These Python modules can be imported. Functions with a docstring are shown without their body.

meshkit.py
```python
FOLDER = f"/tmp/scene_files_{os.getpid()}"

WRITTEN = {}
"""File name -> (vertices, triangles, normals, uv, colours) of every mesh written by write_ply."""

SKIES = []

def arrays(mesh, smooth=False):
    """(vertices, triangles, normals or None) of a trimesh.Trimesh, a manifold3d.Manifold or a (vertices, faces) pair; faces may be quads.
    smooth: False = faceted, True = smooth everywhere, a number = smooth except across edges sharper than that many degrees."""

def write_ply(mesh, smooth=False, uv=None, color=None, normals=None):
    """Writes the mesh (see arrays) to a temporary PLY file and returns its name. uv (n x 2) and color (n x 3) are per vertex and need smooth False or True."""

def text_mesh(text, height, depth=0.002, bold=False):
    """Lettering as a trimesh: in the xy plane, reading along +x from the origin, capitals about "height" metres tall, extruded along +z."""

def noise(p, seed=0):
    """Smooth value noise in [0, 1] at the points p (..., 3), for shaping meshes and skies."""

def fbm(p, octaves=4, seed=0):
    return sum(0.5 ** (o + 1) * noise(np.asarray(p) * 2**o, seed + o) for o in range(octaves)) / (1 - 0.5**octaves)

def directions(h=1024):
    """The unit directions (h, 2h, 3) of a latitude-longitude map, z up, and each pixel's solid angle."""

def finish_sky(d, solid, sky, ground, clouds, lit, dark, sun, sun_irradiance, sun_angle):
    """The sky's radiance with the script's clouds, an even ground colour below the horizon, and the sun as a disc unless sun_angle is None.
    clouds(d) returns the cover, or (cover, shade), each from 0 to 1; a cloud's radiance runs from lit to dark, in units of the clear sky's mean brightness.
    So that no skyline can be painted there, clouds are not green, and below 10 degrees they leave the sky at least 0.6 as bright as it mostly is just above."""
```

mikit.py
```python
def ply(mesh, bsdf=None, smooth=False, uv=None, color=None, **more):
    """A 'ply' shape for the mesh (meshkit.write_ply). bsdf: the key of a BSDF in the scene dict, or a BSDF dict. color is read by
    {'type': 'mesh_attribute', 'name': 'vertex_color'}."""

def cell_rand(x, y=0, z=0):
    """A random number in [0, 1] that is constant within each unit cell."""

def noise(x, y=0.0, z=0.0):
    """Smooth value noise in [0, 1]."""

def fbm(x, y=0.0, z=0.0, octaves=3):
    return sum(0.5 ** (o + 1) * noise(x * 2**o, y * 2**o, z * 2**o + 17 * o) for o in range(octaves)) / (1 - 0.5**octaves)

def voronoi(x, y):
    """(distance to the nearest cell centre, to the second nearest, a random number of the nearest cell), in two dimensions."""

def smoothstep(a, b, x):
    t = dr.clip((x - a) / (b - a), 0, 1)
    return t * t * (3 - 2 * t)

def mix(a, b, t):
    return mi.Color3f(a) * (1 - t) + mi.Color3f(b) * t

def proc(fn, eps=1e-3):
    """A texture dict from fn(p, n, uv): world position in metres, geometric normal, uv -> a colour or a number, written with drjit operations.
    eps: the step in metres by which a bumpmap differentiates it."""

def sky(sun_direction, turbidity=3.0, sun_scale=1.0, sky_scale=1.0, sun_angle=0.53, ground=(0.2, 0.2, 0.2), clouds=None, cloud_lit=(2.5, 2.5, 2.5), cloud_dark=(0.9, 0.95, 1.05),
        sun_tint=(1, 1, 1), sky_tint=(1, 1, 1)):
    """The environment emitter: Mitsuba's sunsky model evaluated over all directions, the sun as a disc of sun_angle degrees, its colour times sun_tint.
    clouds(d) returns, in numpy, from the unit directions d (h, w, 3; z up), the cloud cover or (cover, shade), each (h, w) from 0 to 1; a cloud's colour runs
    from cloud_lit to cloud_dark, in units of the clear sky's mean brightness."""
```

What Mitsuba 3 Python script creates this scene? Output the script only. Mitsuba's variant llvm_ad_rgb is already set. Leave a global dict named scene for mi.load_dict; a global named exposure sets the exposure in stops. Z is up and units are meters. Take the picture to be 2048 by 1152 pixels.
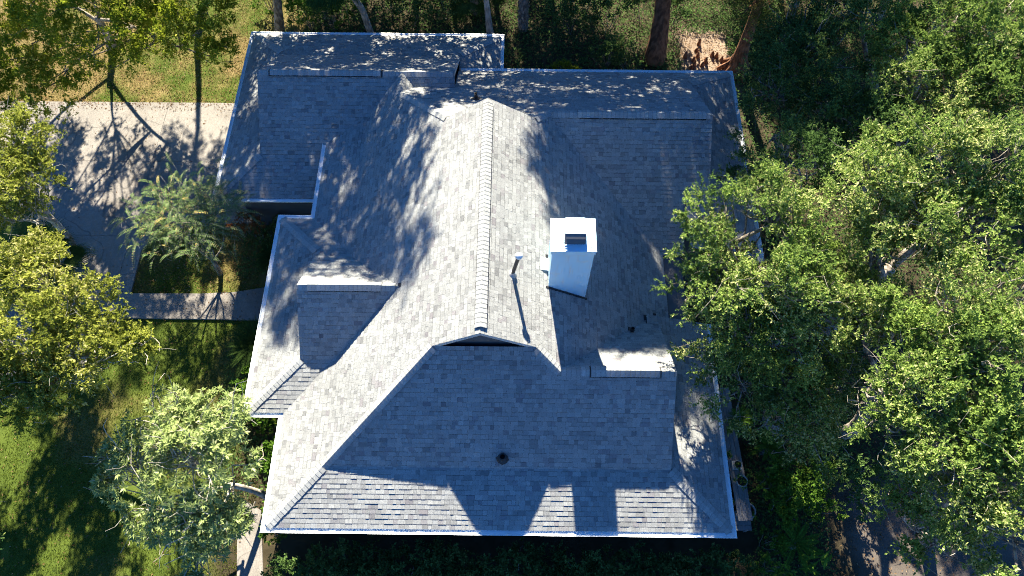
import math
import numpy as np
import trimesh
import shapely
from shapely.geometry import Polygon, box as sbox
from shapely.ops import unary_union
import drjit as dr
import mitsuba as mi
import mikit
import meshkit
from mikit import noise, fbm, mix, smoothstep

# ------------------------------------------------------------------ camera, sky, exposure
T = mi.ScalarTransform4f
scene, labels = {}, {}
CAM_Z, TILT, YAW, ROLL, FOCAL = 23.355, 26.415, 0.279, 0.367, 1416.4
th, ps, ro = np.radians([TILT, YAW, ROLL])
Rz = np.array([[math.cos(ps), -math.sin(ps), 0], [math.sin(ps), math.cos(ps), 0], [0, 0, 1]])
d_, u_, r_ = Rz @ [0, math.sin(th), -math.cos(th)], Rz @ [0, math.cos(th), math.sin(th)], Rz @ [1.0, 0, 0]
u_ = -math.sin(ro) * r_ + math.cos(ro) * u_
eye = np.array([0, 0, CAM_Z])
scene['camera'] = {'type': 'perspective', 'fov': math.degrees(2 * math.atan(1024 / FOCAL)), 'fov_axis': 'x', 'near_clip': 0.1, 'far_clip': 400.0,
                   'to_world': T().look_at(origin=eye.tolist(), target=(eye + d_).tolist(), up=u_.tolist())}
SUN = np.array([-0.13, 1.0, 0.715])
scene['sky'] = mikit.sky(SUN.tolist(), turbidity=2.5, sky_tint=(0.43, 0.92, 1.50), sun_tint=(0.90, 0.98, 1.07), sky_scale=0.262)
exposure = 4.0
rng = np.random.default_rng(7)
V3 = lambda *a: np.array(a, float)


# ------------------------------------------------------------------ helpers
COUNT = {}


def key_for(name):
    n = COUNT.get(name, 0)
    COUNT[name] = n + 1
    return name if n == 0 else f'{name}_{n:03d}'


def put(name, mesh, bsdf, smooth=False, uv=None, parent=None, **lab):
    key = key_for(name if parent is None else f'{parent}__{name}')
    scene[key] = mikit.ply(mesh, bsdf, smooth=smooth, uv=uv)
    if lab:
        labels[key] = lab
    return key


def thing(name, label, category, group=None):
    key = key_for(name)
    labels[key] = {'label': label, 'category': category}
    if group:
        labels[key]['group'] = group
    return key


class Soup:
    """Triangles collected with a uv pair per vertex."""

    def __init__(self):
        self.v, self.f, self.t, self.n = [], [], [], 0

    def add(self, v, f, uv=(0.5, 0.5)):
        v = np.asarray(v, float)
        self.v.append(v)
        self.f.append(np.asarray(f, int) + self.n)
        self.t.append(np.broadcast_to(np.asarray(uv, float), (len(v), 2)))
        self.n += len(v)

    def mesh(self, m, uv=(0.5, 0.5)):
        self.add(m.vertices, m.faces, uv)

    def get(self):
        return trimesh.Trimesh(np.vstack(self.v), np.vstack(self.f), process=False), np.vstack(self.t)

    def put(self, name, bsdf, parent=None, smooth=False, **lab):
        m, uv = self.get()
        return put(name, m, bsdf, smooth, uv, parent, **lab)


BOXF = np.array([[0, 1, 3], [0, 3, 2], [4, 6, 7], [4, 7, 5], [0, 4, 5], [0, 5, 1], [2, 3, 7], [2, 7, 6], [0, 2, 6], [0, 6, 4], [1, 5, 7], [1, 7, 3]])


def box(lo, hi):
    v = np.array([[x, y, z] for x in (lo[0], hi[0]) for y in (lo[1], hi[1]) for z in (lo[2], hi[2])], float)
    return trimesh.Trimesh(v, BOXF, process=False)


def beam(a, b, w, h, up=(0, 0, 1)):
    """A straight bar from a to b, w wide and h high, centred on the line."""
    a, b, up = np.asarray(a, float), np.asarray(b, float), np.asarray(up, float)
    d = (b - a) / np.linalg.norm(b - a)
    s = np.cross(d, up)
    s /= np.linalg.norm(s)
    n = np.cross(s, d)
    v = [p + s * w / 2 * i + n * h / 2 * j for p in (a, b) for i in (-1, 1) for j in (-1, 1)]
    m = trimesh.Trimesh(np.array(v), BOXF, process=False)
    m.fix_normals()
    return m


def tube(points, radii, sides=7, cap=True):
    p = np.asarray(points, float)
    r = np.broadcast_to(np.asarray(radii, float), (len(p),))
    t = np.gradient(p, axis=0)
    t /= np.linalg.norm(t, axis=1, keepdims=True) + 1e-12
    a = np.cross(t, np.where(np.abs(t[:, 2:]) < 0.9, [0, 0, 1.0], [1.0, 0, 0]))
    a /= np.linalg.norm(a, axis=1, keepdims=True) + 1e-12
    b = np.cross(t, a)
    ang = np.arange(sides) * 2 * np.pi / sides
    v = p[:, None] + r[:, None, None] * (np.cos(ang)[None, :, None] * a[:, None] + np.sin(ang)[None, :, None] * b[:, None])
    i, j = np.meshgrid(np.arange(len(p) - 1), np.arange(sides), indexing='ij')
    q = np.stack([i * sides + j, i * sides + (j + 1) % sides, (i + 1) * sides + (j + 1) % sides, (i + 1) * sides + j], -1).reshape(-1, 4)
    f = np.vstack([q[:, [0, 1, 2]], q[:, [0, 2, 3]]])
    v = v.reshape(-1, 3)
    if cap:
        v = np.vstack([v, p[:1], p[-1:]])
        k, n = np.arange(sides), len(p) * sides
        e = (len(p) - 1) * sides
        f = np.vstack([f, np.stack([k * 0 + n, (k + 1) % sides, k], 1), np.stack([k * 0 + n + 1, e + k, e + (k + 1) % sides], 1)])
    return trimesh.Trimesh(v, f, process=False)


def lathe(profile, centre, sides=24, axis=None):
    m = trimesh.creation.revolve(np.asarray(profile, float), sections=sides)
    if axis is not None:
        m.apply_transform(trimesh.geometry.align_vectors([0, 0, 1], axis))
    m.apply_translation(centre)
    return m


def prism(poly, z0, z1):
    if isinstance(poly, (list, tuple, np.ndarray)):
        poly = Polygon(poly)
    m = trimesh.creation.extrude_polygon(poly, z1 - z0, engine='earcut')
    m.apply_translation([0, 0, z0])
    return m


# ------------------------------------------------------------------ materials
def mat(name, **kw):
    scene[name] = {'type': 'twosided', 'bsdf': {'type': 'principled', **kw}}
    return name


def rgb(*c):
    return {'type': 'rgb', 'value': list(c)}


def shingle_colour(p, n, uv):
    """uv.x: tone of the tab; uv.y: 0 at its lower edge, 1 at its upper edge, where the dark butt edge above and the shade under it are painted in."""
    tone = uv.x
    hue = tone * 41.0 - dr.floor(tone * 41.0)
    base = mix((0.118, 0.128, 0.140), (0.330, 0.357, 0.370), tone)
    base = mix(base, base * mi.Color3f(1.04, 0.975, 1.02), smoothstep(0.5, 0.9, hue) * (1 - smoothstep(0.35, 0.6, tone)))
    grain = 0.80 + 0.40 * noise(p.x * 60, p.y * 60, p.z * 60)
    wash = 0.88 + 0.24 * fbm(p.x * 0.8, p.y * 0.8, p.z * 0.8, 3)
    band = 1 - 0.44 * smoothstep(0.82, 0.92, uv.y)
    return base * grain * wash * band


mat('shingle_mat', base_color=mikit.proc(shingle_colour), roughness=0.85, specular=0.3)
mat('deck_mat', base_color=rgb(0.05, 0.052, 0.056), roughness=0.9)
mat('vent_strip_mat', base_color=rgb(0.03, 0.032, 0.035), roughness=0.7)


def white_colour(p, n, uv):
    dirt = smoothstep(0.45, 0.8, fbm(p.x * 3, p.y * 3, p.z * 5, 3))
    return mix((0.70, 0.77, 0.83), (0.55, 0.57, 0.57), dirt * 0.5)


mat('gutter_mat', base_color=mikit.proc(white_colour), roughness=0.4, specular=0.5)


def cap_colour(p, n, uv):
    rust = smoothstep(0.55, 0.8, fbm(p.x * 6, p.y * 6, p.z * 6, 3))
    streak = smoothstep(0.5, 0.8, fbm(p.x * 14, p.y * 14, p.z * 1.5, 2))
    c = mix((0.41, 0.66, 0.84), (0.62, 0.60, 0.55), rust * 0.35)
    return mix(c, (0.55, 0.57, 0.60), streak * 0.4)


mat('chimney_mat', base_color=mikit.proc(cap_colour), roughness=0.45)


def siding_colour(p, n, uv):
    return mix((0.07, 0.078, 0.09), (0.10, 0.11, 0.125), fbm(p.x * 5, p.y * 5, p.z * 9, 3))


mat('siding_mat', base_color=mikit.proc(siding_colour), roughness=0.6)
mat('fascia_mat', base_color=rgb(0.42, 0.44, 0.46), roughness=0.5)
mat('dark_metal', base_color=rgb(0.035, 0.036, 0.04), roughness=0.45, metallic=0.3)
mat('louvre_mat', base_color=rgb(0.14, 0.145, 0.155), roughness=0.5)
mat('pipe_mat', base_color=rgb(0.04, 0.042, 0.048), roughness=0.5, metallic=0.4)
mat('lead_mat', base_color=rgb(0.42, 0.44, 0.46), roughness=0.5, metallic=0.5)

# ------------------------------------------------------------------ the house: roof faces from planes
ZE = 3.3


def plane_x(z, x, k):        # z at x, slope k along x
    return (z - k * x, k, 0.0)


def plane_y(z, y, k):
    return (z - k * y, 0.0, k)


W_, E_ = plane_x(0.52, -5.17, 0.697), plane_x(3.54, -0.829, -0.627)
S_, N_ = plane_y(0.52, 4.19, 0.777), plane_y(0.0, 18.983, -0.598)
FN_ = plane_y(2.25, 6.416, -0.777)
RS_ = plane_y(2.38, 15.0, 0.627)
SKS, SKW, SKE = plane_y(0, 2.647, 0.337), plane_x(0, -6.638, 0.354), plane_x(0, 5.962, -0.334)
SKN = plane_y(0, 9.6, -0.36)
RSKE = plane_x(0, 7.961, -0.366)
GS_, GN_ = plane_y(-0.23, 15.22, 0.676), plane_y(1.37, 17.586, -0.676)
ZG = -0.769
KGS, KGN = plane_y(ZG, 13.743, 0.366), plane_y(ZG, 21.535, -0.366)
KGW, KGE = plane_x(ZG, -10.457, 0.366), plane_x(ZG, -0.608, -0.366)
BE_ = plane_x(1.37, -3.95, -0.64)
PS_, PN_ = plane_y(0.48, 7.31, 0.767), plane_y(1.83, 9.07, -0.767)
KPW, KPS, KPN = plane_x(0, -7.727, 0.323), plane_y(0, 5.83, 0.323), plane_y(0, 12.456, -0.323)
rect = lambda x0, y0, x1, y1: Polygon([(x0, y0), (x1, y0), (x1, y1), (x0, y1)])
WINGS = [
    (rect(-5.17, 6.921, 4.82, 14.568), [W_, E_]),                    # ridge with its two small gables
    (Polygon([(-5.17, 4.19), (4.355, 4.19), (4.355, 8.9), (4.6, 9.15), (4.82, 9.6), (4.82, 18.983), (-5.17, 18.983)]), [W_, E_, S_, N_]),
    (rect(0.0, 4.19, 4.355, 8.95), [S_, FN_]),                       # front right gable
    (rect(0.0, 11.2, 6.258, 18.983), [N_, RS_]),                     # rear right gable
    (rect(-5.17, 15.9, -2.0, 17.586), [W_, BE_, ]),                   # short ridge to the garage
    (rect(-6.243, 7.31, -1.5, 10.83), [PS_, PN_]),                   # porch gable
    (rect(-8.977, 15.22, -2.133, 19.95), [GS_, GN_]),                # garage gable
    (Polygon([(-6.638, 2.647), (5.962, 2.647), (5.962, 8.8), (4.0, 8.8), (4.0, 4.5), (-4.9, 4.5), (-4.9, 16.4), (-6.638, 16.4)]), [SKS, SKW, SKE, SKN] ),
    (Polygon([(5.5, 11.0), (7.961, 11.0), (7.961, 18.983), (5.5, 18.983)]), [RSKE, N_]),
    (rect(-7.727, 5.83, -5.0, 12.456), [KPW, KPS, KPN]),
    (rect(-10.457, 13.743, -0.608, 21.535), [KGS, KGN, KGW, KGE]),
]
WINGS[7] = (WINGS[7][0], [SKS, SKW, SKE])
BIG = 60.0


def half_plane(a, b, c):
    """The region a + b x + c y >= 0 as a big polygon."""
    n = math.hypot(b, c)
    if n < 1e-9:
        return sbox(-BIG, -BIG, BIG, BIG) if a >= 0 else Polygon()
    g = np.array([b, c]) / n
    o, h = -a / n * g, np.array([-g[1], g[0]])
    return Polygon([o + h * BIG, o - h * BIG, o - h * BIG + g * 2 * BIG, o + h * BIG + g * 2 * BIG])


def above(P, Q, eps):
    """Where plane P is above plane Q + eps."""
    return half_plane(P[0] - Q[0] - eps, P[1] - Q[1], P[2] - Q[2])


FACES = []                                                            # (polygon in plan, plane)
for i, (foot, planes) in enumerate(WINGS):
    for p in planes:
        region = foot
        for o in planes:
            if o is not p:
                region = region.intersection(above(o, p, 0))
        for j, (foot2, planes2) in enumerate(WINGS):
            if j == i or region.is_empty:
                continue
            cut = foot2
            for o in planes2:
                cut = cut.intersection(above(o, p, -1e-4 if j < i else 1e-4))
            region = region.difference(cut)
        region = region.buffer(-1e-3, join_style=2).buffer(1e-3, join_style=2)
        for g in getattr(region, 'geoms', [region]):
            if not g.is_empty and g.area > 0.02:
                FACES.append((g, p))
zp = lambda p, x, y: p[0] + p[1] * np.asarray(x) + p[2] * np.asarray(y) + ZE


def roof_z(x, y):
    best = -9.0
    for foot, planes in WINGS:
        if foot.covers(shapely.Point(x, y)):
            best = max(best, min(float(zp(p, x, y)) for p in planes))
    return best


house = thing('house', 'house with a slate grey shingle roof of many gables and white gutters', 'house')
COURSE = 0.131
PX = FOCAL


def seen_size(pts):
    v = np.asarray(pts) - eye
    z = v @ d_
    r2 = np.cross(d_, u_)
    x, y = PX * (v @ r2) / z, PX * (v @ u_) / z
    return 0.5 * abs(np.dot(x, np.roll(y, 1)) - np.dot(y, np.roll(x, 1)))


tabs, deck = [], Soup()
trng = np.random.default_rng(11)
for poly, p in FACES:
    g = np.array([p[1], p[2]])
    k = np.linalg.norm(g)
    g = g / k
    h = np.array([-g[1], g[0]])
    to_uv = lambda c: np.stack([np.asarray(c) @ h, np.asarray(c) @ g], -1)
    puv = shapely.transform(poly, to_uv)
    dt = COURSE / math.sqrt(1 + k * k)
    u0, t0, u1, t1 = puv.bounds
    c0 = -p[0] / k                                                  # t of the eave level
    first = math.floor((t0 - c0) / dt)
    shapely.prepare(puv)
    v2, f2 = trimesh.creation.triangulate_polygon(poly, engine='earcut')
    deck.add(np.column_stack([v2, zp(p, v2[:, 0], v2[:, 1]) - 0.012]), f2)
    for c in range(first, int((t1 - c0) / dt) + 1):
        ta = c0 + c * dt
        u = u0 - trng.uniform(0, 0.4)
        while u < u1:
            w = trng.uniform(0.085, 0.165) if trng.random() < 0.72 else trng.uniform(0.165, 0.26)
            r = sbox(u + 0.002, ta, u + w - 0.002, ta + dt * 1.0)
            uu = u
            u += w
            if not shapely.intersects(puv, r):
                continue
            piece = r if shapely.contains(puv, r) else puv.intersection(r)
            tone = np.clip(trng.normal(0.65, 0.10) - (0.26 if trng.random() < 0.2 else 0), 0, 1)
            hue = trng.random()
            up = trng.choice([0.005, 0.009, 0.014])
            reach = trng.choice([0.82, 0.88, 1.0, 1.0])
            for q in getattr(piece, 'geoms', [piece]):
                if q.geom_type != 'Polygon' or q.area < 4e-4:
                    continue
                ring = np.array(q.exterior.coords)[:-1]
                if not q.exterior.is_ccw:
                    ring = ring[::-1]
                lift = 0.002 + up * (1 - (ring[:, 1] - ta) / dt)
                xy = ring[:, :1] * h + ring[:, 1:] * g
                z = zp(p, xy[:, 0], xy[:, 1])
                n = len(ring)
                top, low = np.column_stack([xy, z + lift]), np.column_stack([xy, z - 0.008])
                if n == 4:
                    tf = np.array([[0, 1, 2], [0, 2, 3]])
                else:
                    hull = q.convex_hull
                    if hull.area > q.area * 1.02:
                        vv, tf = trimesh.creation.triangulate_polygon(Polygon(ring), engine='earcut')
                        if len(vv) != n:
                            continue
                        key = {tuple(np.round(a, 9)): b for b, a in enumerate(ring)}
                        mp = np.array([key.get(tuple(np.round(a, 9)), -1) for a in vv])
                        if (mp < 0).any():
                            continue
                        tf = mp[tf]
                    else:
                        tf = np.array([[0, a, a + 1] for a in range(1, n - 1)])
                sides = []
                for a in range(n):
                    b = (a + 1) % n
                    sides += [[a + n, b + n, b], [a + n, b, a]]
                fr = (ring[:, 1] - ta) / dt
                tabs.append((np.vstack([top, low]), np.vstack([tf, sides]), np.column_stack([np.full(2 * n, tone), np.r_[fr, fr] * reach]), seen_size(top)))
# mirrored faces get their winding put right: tops must look up
for v, f, _, _ in tabs:
    a, b, c = v[f[0]]
    if np.cross(b - a, c - a)[2] < 0:
        f[:] = f[:, ::-1]
dm, _ = deck.get()
bad = np.cross(dm.vertices[dm.faces[:, 1]] - dm.vertices[dm.faces[:, 0]], dm.vertices[dm.faces[:, 2]] - dm.vertices[dm.faces[:, 0]])[:, 2] < 0
dm.faces[bad] = dm.faces[bad][:, ::-1]
under = dm.copy()
under.vertices[:, 2] -= 0.10
under.faces = under.faces[:, ::-1]
roof = put('roof', trimesh.util.concatenate([dm, under]), 'deck_mat', parent=house)
tabs.sort(key=lambda t: -t[3])
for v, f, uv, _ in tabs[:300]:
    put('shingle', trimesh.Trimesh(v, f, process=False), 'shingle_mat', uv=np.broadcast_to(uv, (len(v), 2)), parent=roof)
rest = Soup()
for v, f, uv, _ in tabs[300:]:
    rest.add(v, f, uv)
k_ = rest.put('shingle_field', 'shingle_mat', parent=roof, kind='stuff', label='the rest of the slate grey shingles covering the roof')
print('shingles', len(tabs), 'faces', len(FACES))

# ridge and hip caps
RIDGES = [  # from, to, plane on one side, plane on the other side, raised by a ridge vent from .. to (metres along)
    ((-0.829, 7.08, 3.54), (-0.829, 14.52, 3.54), W_, E_, (0.05, 7.2)),
    ((1.30, 6.416, 2.25), (4.30, 6.416, 2.25), S_, FN_, (0.75, 2.65)),
    ((1.20, 15.0, 2.38), (6.20, 15.0, 2.38), N_, RS_, (0.85, 4.85)),
    ((-8.92, 17.586, 1.37), (-2.17, 17.586, 1.37), GS_, GN_, (0.35, 4.3)),
    ((-6.19, 9.07, 1.83), (-3.40, 9.07, 1.83), PS_, PN_, (0.3, 2.35)),
    ((-3.95, 16.62, 1.37), (-3.95, 17.50, 1.37), W_, BE_, None),
    ((-6.60, 2.69, 0.014), (-5.17, 4.19, 0.52), SKS, SKW, None),
    ((-5.17, 4.19, 0.52), (-2.13, 6.90, 2.635), S_, W_, None),
    ((1.26, 6.39, 2.233), (0.63, 6.90, 2.63), S_, E_, None),
    ((5.92, 2.69, 0.014), (4.355, 4.19, 0.525), SKS, SKE, None),
    ((-7.69, 5.87, 0.013), (-6.243, 7.31, 0.478), KPS, KPW, None),
    ((-7.69, 12.42, 0.013), (-6.243, 10.97, 0.478), KPN, KPW, None),
    ((-10.42, 13.78, -0.755), (-8.977, 15.22, -0.23), KGS, KGW, None),
    ((-10.42, 21.5, -0.755), (-8.977, 20.055, -0.23), KGN, KGW, None),
    ((-0.645, 21.5, -0.755), (-2.133, 20.01, -0.21), KGN, KGE, None),
    ((7.92, 18.958, 0.015), (6.258, 17.94, 0.623), N_, RSKE, None),
    ((-3.93, 16.68, 1.378), (-2.14, 14.58, 2.63), W_, N_, None),
    ((1.15, 15.12, 2.31), (0.62, 14.56, 2.64), E_, N_, None),
]
caps, strips = [], []
for a, b, P, Q, vent in RIDGES:
    a, b = V3(*a) + [0, 0, ZE], V3(*b) + [0, 0, ZE]
    L = np.linalg.norm(b - a)
    d = (b - a) / L
    wings = []
    for pl_ in (P, Q):
        n = V3(-pl_[1], -pl_[2], 1)
        n /= np.linalg.norm(n)
        s = np.cross(n, d)
        s /= np.linalg.norm(s)
        if s[2] > 0:
            s = -s
        wings.append((s, n))
    (s1, n1), (s2, n2) = wings
    up = n1 + n2
    up /= np.linalg.norm(up)
    if vent:
        lo_, hi_ = vent
        pa, pb = a + d * lo_, a + d * hi_
        hw = 0.172
        pts = []
        for q in (pa, pb):
            pts += [q + s1 * hw + n1 * 0.004, q + s1 * hw + n1 * 0.046, q + up * 0.050, q + s2 * hw + n2 * 0.046, q + s2 * hw + n2 * 0.004]
        f = []
        for e in range(4):
            f += [[e, e + 1, e + 6], [e, e + 6, e + 5]]
        f += [[0, 1, 2], [0, 2, 4], [2, 3, 4], [5, 7, 6], [5, 9, 7], [7, 9, 8]]
        m = trimesh.Trimesh(np.array(pts), np.array(f), process=False)
        strips.append(m)
    n_caps = max(1, int(round(L / 0.132)))
    step = L / n_caps
    for c in range(n_caps):
        q0 = a + d * c * step
        mid = (c + 0.5) * step
        lift = 0.052 if vent and vent[0] <= mid <= vent[1] else 0.022
        hw = 0.148 + trng.uniform(-0.006, 0.006)
        q1 = q0 + d * (step * 1.06)
        e0, e1 = lift + 0.012, lift + 0.002                          # the lower end stands proud of the next
        v, t = [], 0.008
        for q, e in ((q0, e0), (q1, e1)):
            v += [q + s1 * hw + n1 * e, q + up * e * 1.05, q + s2 * hw + n2 * e, q + s1 * hw + n1 * (e - t), q + up * (e - t), q + s2 * hw + n2 * (e - t)]
        f = [[0, 1, 7], [0, 7, 6], [1, 2, 8], [1, 8, 7], [0, 3, 4], [0, 4, 1], [1, 4, 5], [1, 5, 2], [3, 0, 6], [3, 6, 9], [2, 5, 11], [2, 11, 8]]
        v = np.array(v)
        f = np.array(f)
        A, B, C = v[f[0]]
        if np.cross(B - A, C - A) @ n1 < 0:
            f = f[:, ::-1]
        caps.append((v, f, (np.clip(trng.normal(0.84, 0.09), 0, 1.3), 0.3), seen_size(v[[0, 1, 2, 8, 7, 6]])))
caps.sort(key=lambda t: -t[3])
print('caps', len(caps))
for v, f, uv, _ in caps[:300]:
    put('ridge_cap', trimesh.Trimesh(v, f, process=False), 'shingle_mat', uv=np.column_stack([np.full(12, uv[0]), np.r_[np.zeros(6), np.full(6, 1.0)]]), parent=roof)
if len(caps) > 300:
    rest = Soup()
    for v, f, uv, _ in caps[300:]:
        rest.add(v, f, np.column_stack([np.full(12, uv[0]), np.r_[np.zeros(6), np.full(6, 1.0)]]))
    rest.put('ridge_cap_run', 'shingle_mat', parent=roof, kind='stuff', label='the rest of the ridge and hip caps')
for m in strips:
    m.fix_normals()
    put('ridge_vent', m, 'vent_strip_mat', parent=roof)

# gable ends, rake boards and soffits
GABLES = [  # plane axis, where, outward sign, (lower a, apex, lower b) as (other coordinate, z)
    ('x', 4.355, 1, (4.19, 0.52), (6.416, 2.25), (8.72, 0.46)),
    ('x', 6.258, 1, (11.4, 0.12), (15.0, 2.38), (17.94, 0.624)),
    ('x', -2.133, 1, (15.22, -0.23), (17.586, 1.37), (19.95, -0.228)),
    ('x', -8.977, -1, (15.22, -0.23), (17.586, 1.37), (19.95, -0.228)),
    ('x', -6.243, -1, (7.31, 0.48), (9.07, 1.83), (10.83, 0.48)),
    ('y', 6.921, -1, (-2.127, 2.641), (-0.829, 3.54), (0.605, 2.641)),
    ('y', 14.568, 1, (-2.127, 2.641), (-0.829, 3.54), (0.605, 2.641)),
]
for ax, at_, sg, lo1, apex, lo2 in GABLES:
    inset = at_ - sg * 0.12
    tri3 = []
    for o, z in (lo1, apex, lo2):
        tri3.append([inset, o, z + ZE - 0.03] if ax == 'x' else [o, inset, z + ZE - 0.03])
    tri3 = np.array(tri3)
    drop = [0, 0, 0.35]
    v = np.vstack([tri3, tri3[[0, 2]] - drop])
    nrm = V3(sg, 0, 0) if ax == 'x' else V3(0, sg, 0)
    back = v - nrm * 0.1
    m = trimesh.convex.convex_hull(np.vstack([v, back]))
    put('gable_wall', m, 'siding_mat', parent=house)
    for o, z in (lo1, lo2):
        p0 = V3(at_ - sg * 0.012, apex[0], apex[1] + ZE) if ax == 'x' else V3(apex[0], at_ - sg * 0.012, apex[1] + ZE)
        p1 = V3(at_ - sg * 0.012, o, z + ZE) if ax == 'x' else V3(o, at_ - sg * 0.012, z + ZE)
        put('rake_board', beam(p0 - [0, 0, 0.075], p1 - [0, 0, 0.075], 0.024, 0.12), 'fascia_mat', parent=roof)

# gutters with an open channel, mitred at the corners
EAVES = [
    ([(-6.638, 15.62), (-6.638, 12.456), (-7.727, 12.456), (-7.727, 5.83), (-6.638, 5.83), (-6.638, 2.647), (5.962, 2.647), (5.962, 8.8)], ZE, 0.0),
    ([(7.961, 11.05), (7.961, 18.983), (-2.05, 18.983)], ZE, 0.0),
    ([(-0.608, 18.95), (-0.608, 21.535), (-10.457, 21.535), (-10.457, 13.743), (-6.72, 13.743)], ZE + ZG, 0.0),
]
PROF = [(-0.01, 0.0), (-0.01, -0.02), (0.10, -0.02), (0.112, -0.004), (0.115, 0.012), (0.135, 0.012), (0.135, 0.004), (0.122, 0.0), (0.116, -0.07), (0.08, -0.128), (-0.02, -0.128), (-0.02, 0.0)]


def run_profile(line, z, outward_left, prof):
    line = np.asarray(line, float)
    n = len(line)
    dirs = np.diff(line, axis=0)
    dirs /= np.linalg.norm(dirs, axis=1, keepdims=True)
    outs = np.column_stack([dirs[:, 1], -dirs[:, 0]]) * (-1 if outward_left else 1)
    meshes, m = [], len(prof)
    for s in range(n - 1):
        v = []
        for e in (0, 1):
            i = s + e
            if 0 < i < n - 1:
                o = outs[i - 1] + outs[i]
                o = o / (o @ outs[s])
            else:
                o = outs[s]
            v += [[*(line[i] + o * a), z + b] for a, b in prof]
        f = []
        for a in range(m):
            b = (a + 1) % m
            f += [[a, b, b + m], [a, b + m, a + m]]
        c2, f2 = trimesh.creation.triangulate_polygon(Polygon(prof), engine='earcut')
        idx = {tuple(np.round(c, 6)): i for i, c in enumerate(prof)}
        mp = np.array([idx[tuple(np.round(c, 6))] for c in c2])
        f += [list(x) for x in mp[f2]] + [list(x[::-1] + m) for x in mp[f2]]
        t = trimesh.Trimesh(np.array(v), np.array(f), process=False)
        t.fix_normals()
        meshes.append(t)
    return meshes


for line, z, _ in EAVES:
    ring = np.array(line)
    for m in run_profile(line, z - 0.014, False, PROF):
        put('gutter', m, 'gutter_mat', parent=roof)
    for m in run_profile(line, z - 0.05, False, [(-0.03, 0.0), (-0.03, -0.2), (-0.055, -0.2), (-0.055, 0.0)]):
        put('fascia_board', m, 'gutter_mat', parent=roof)

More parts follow.
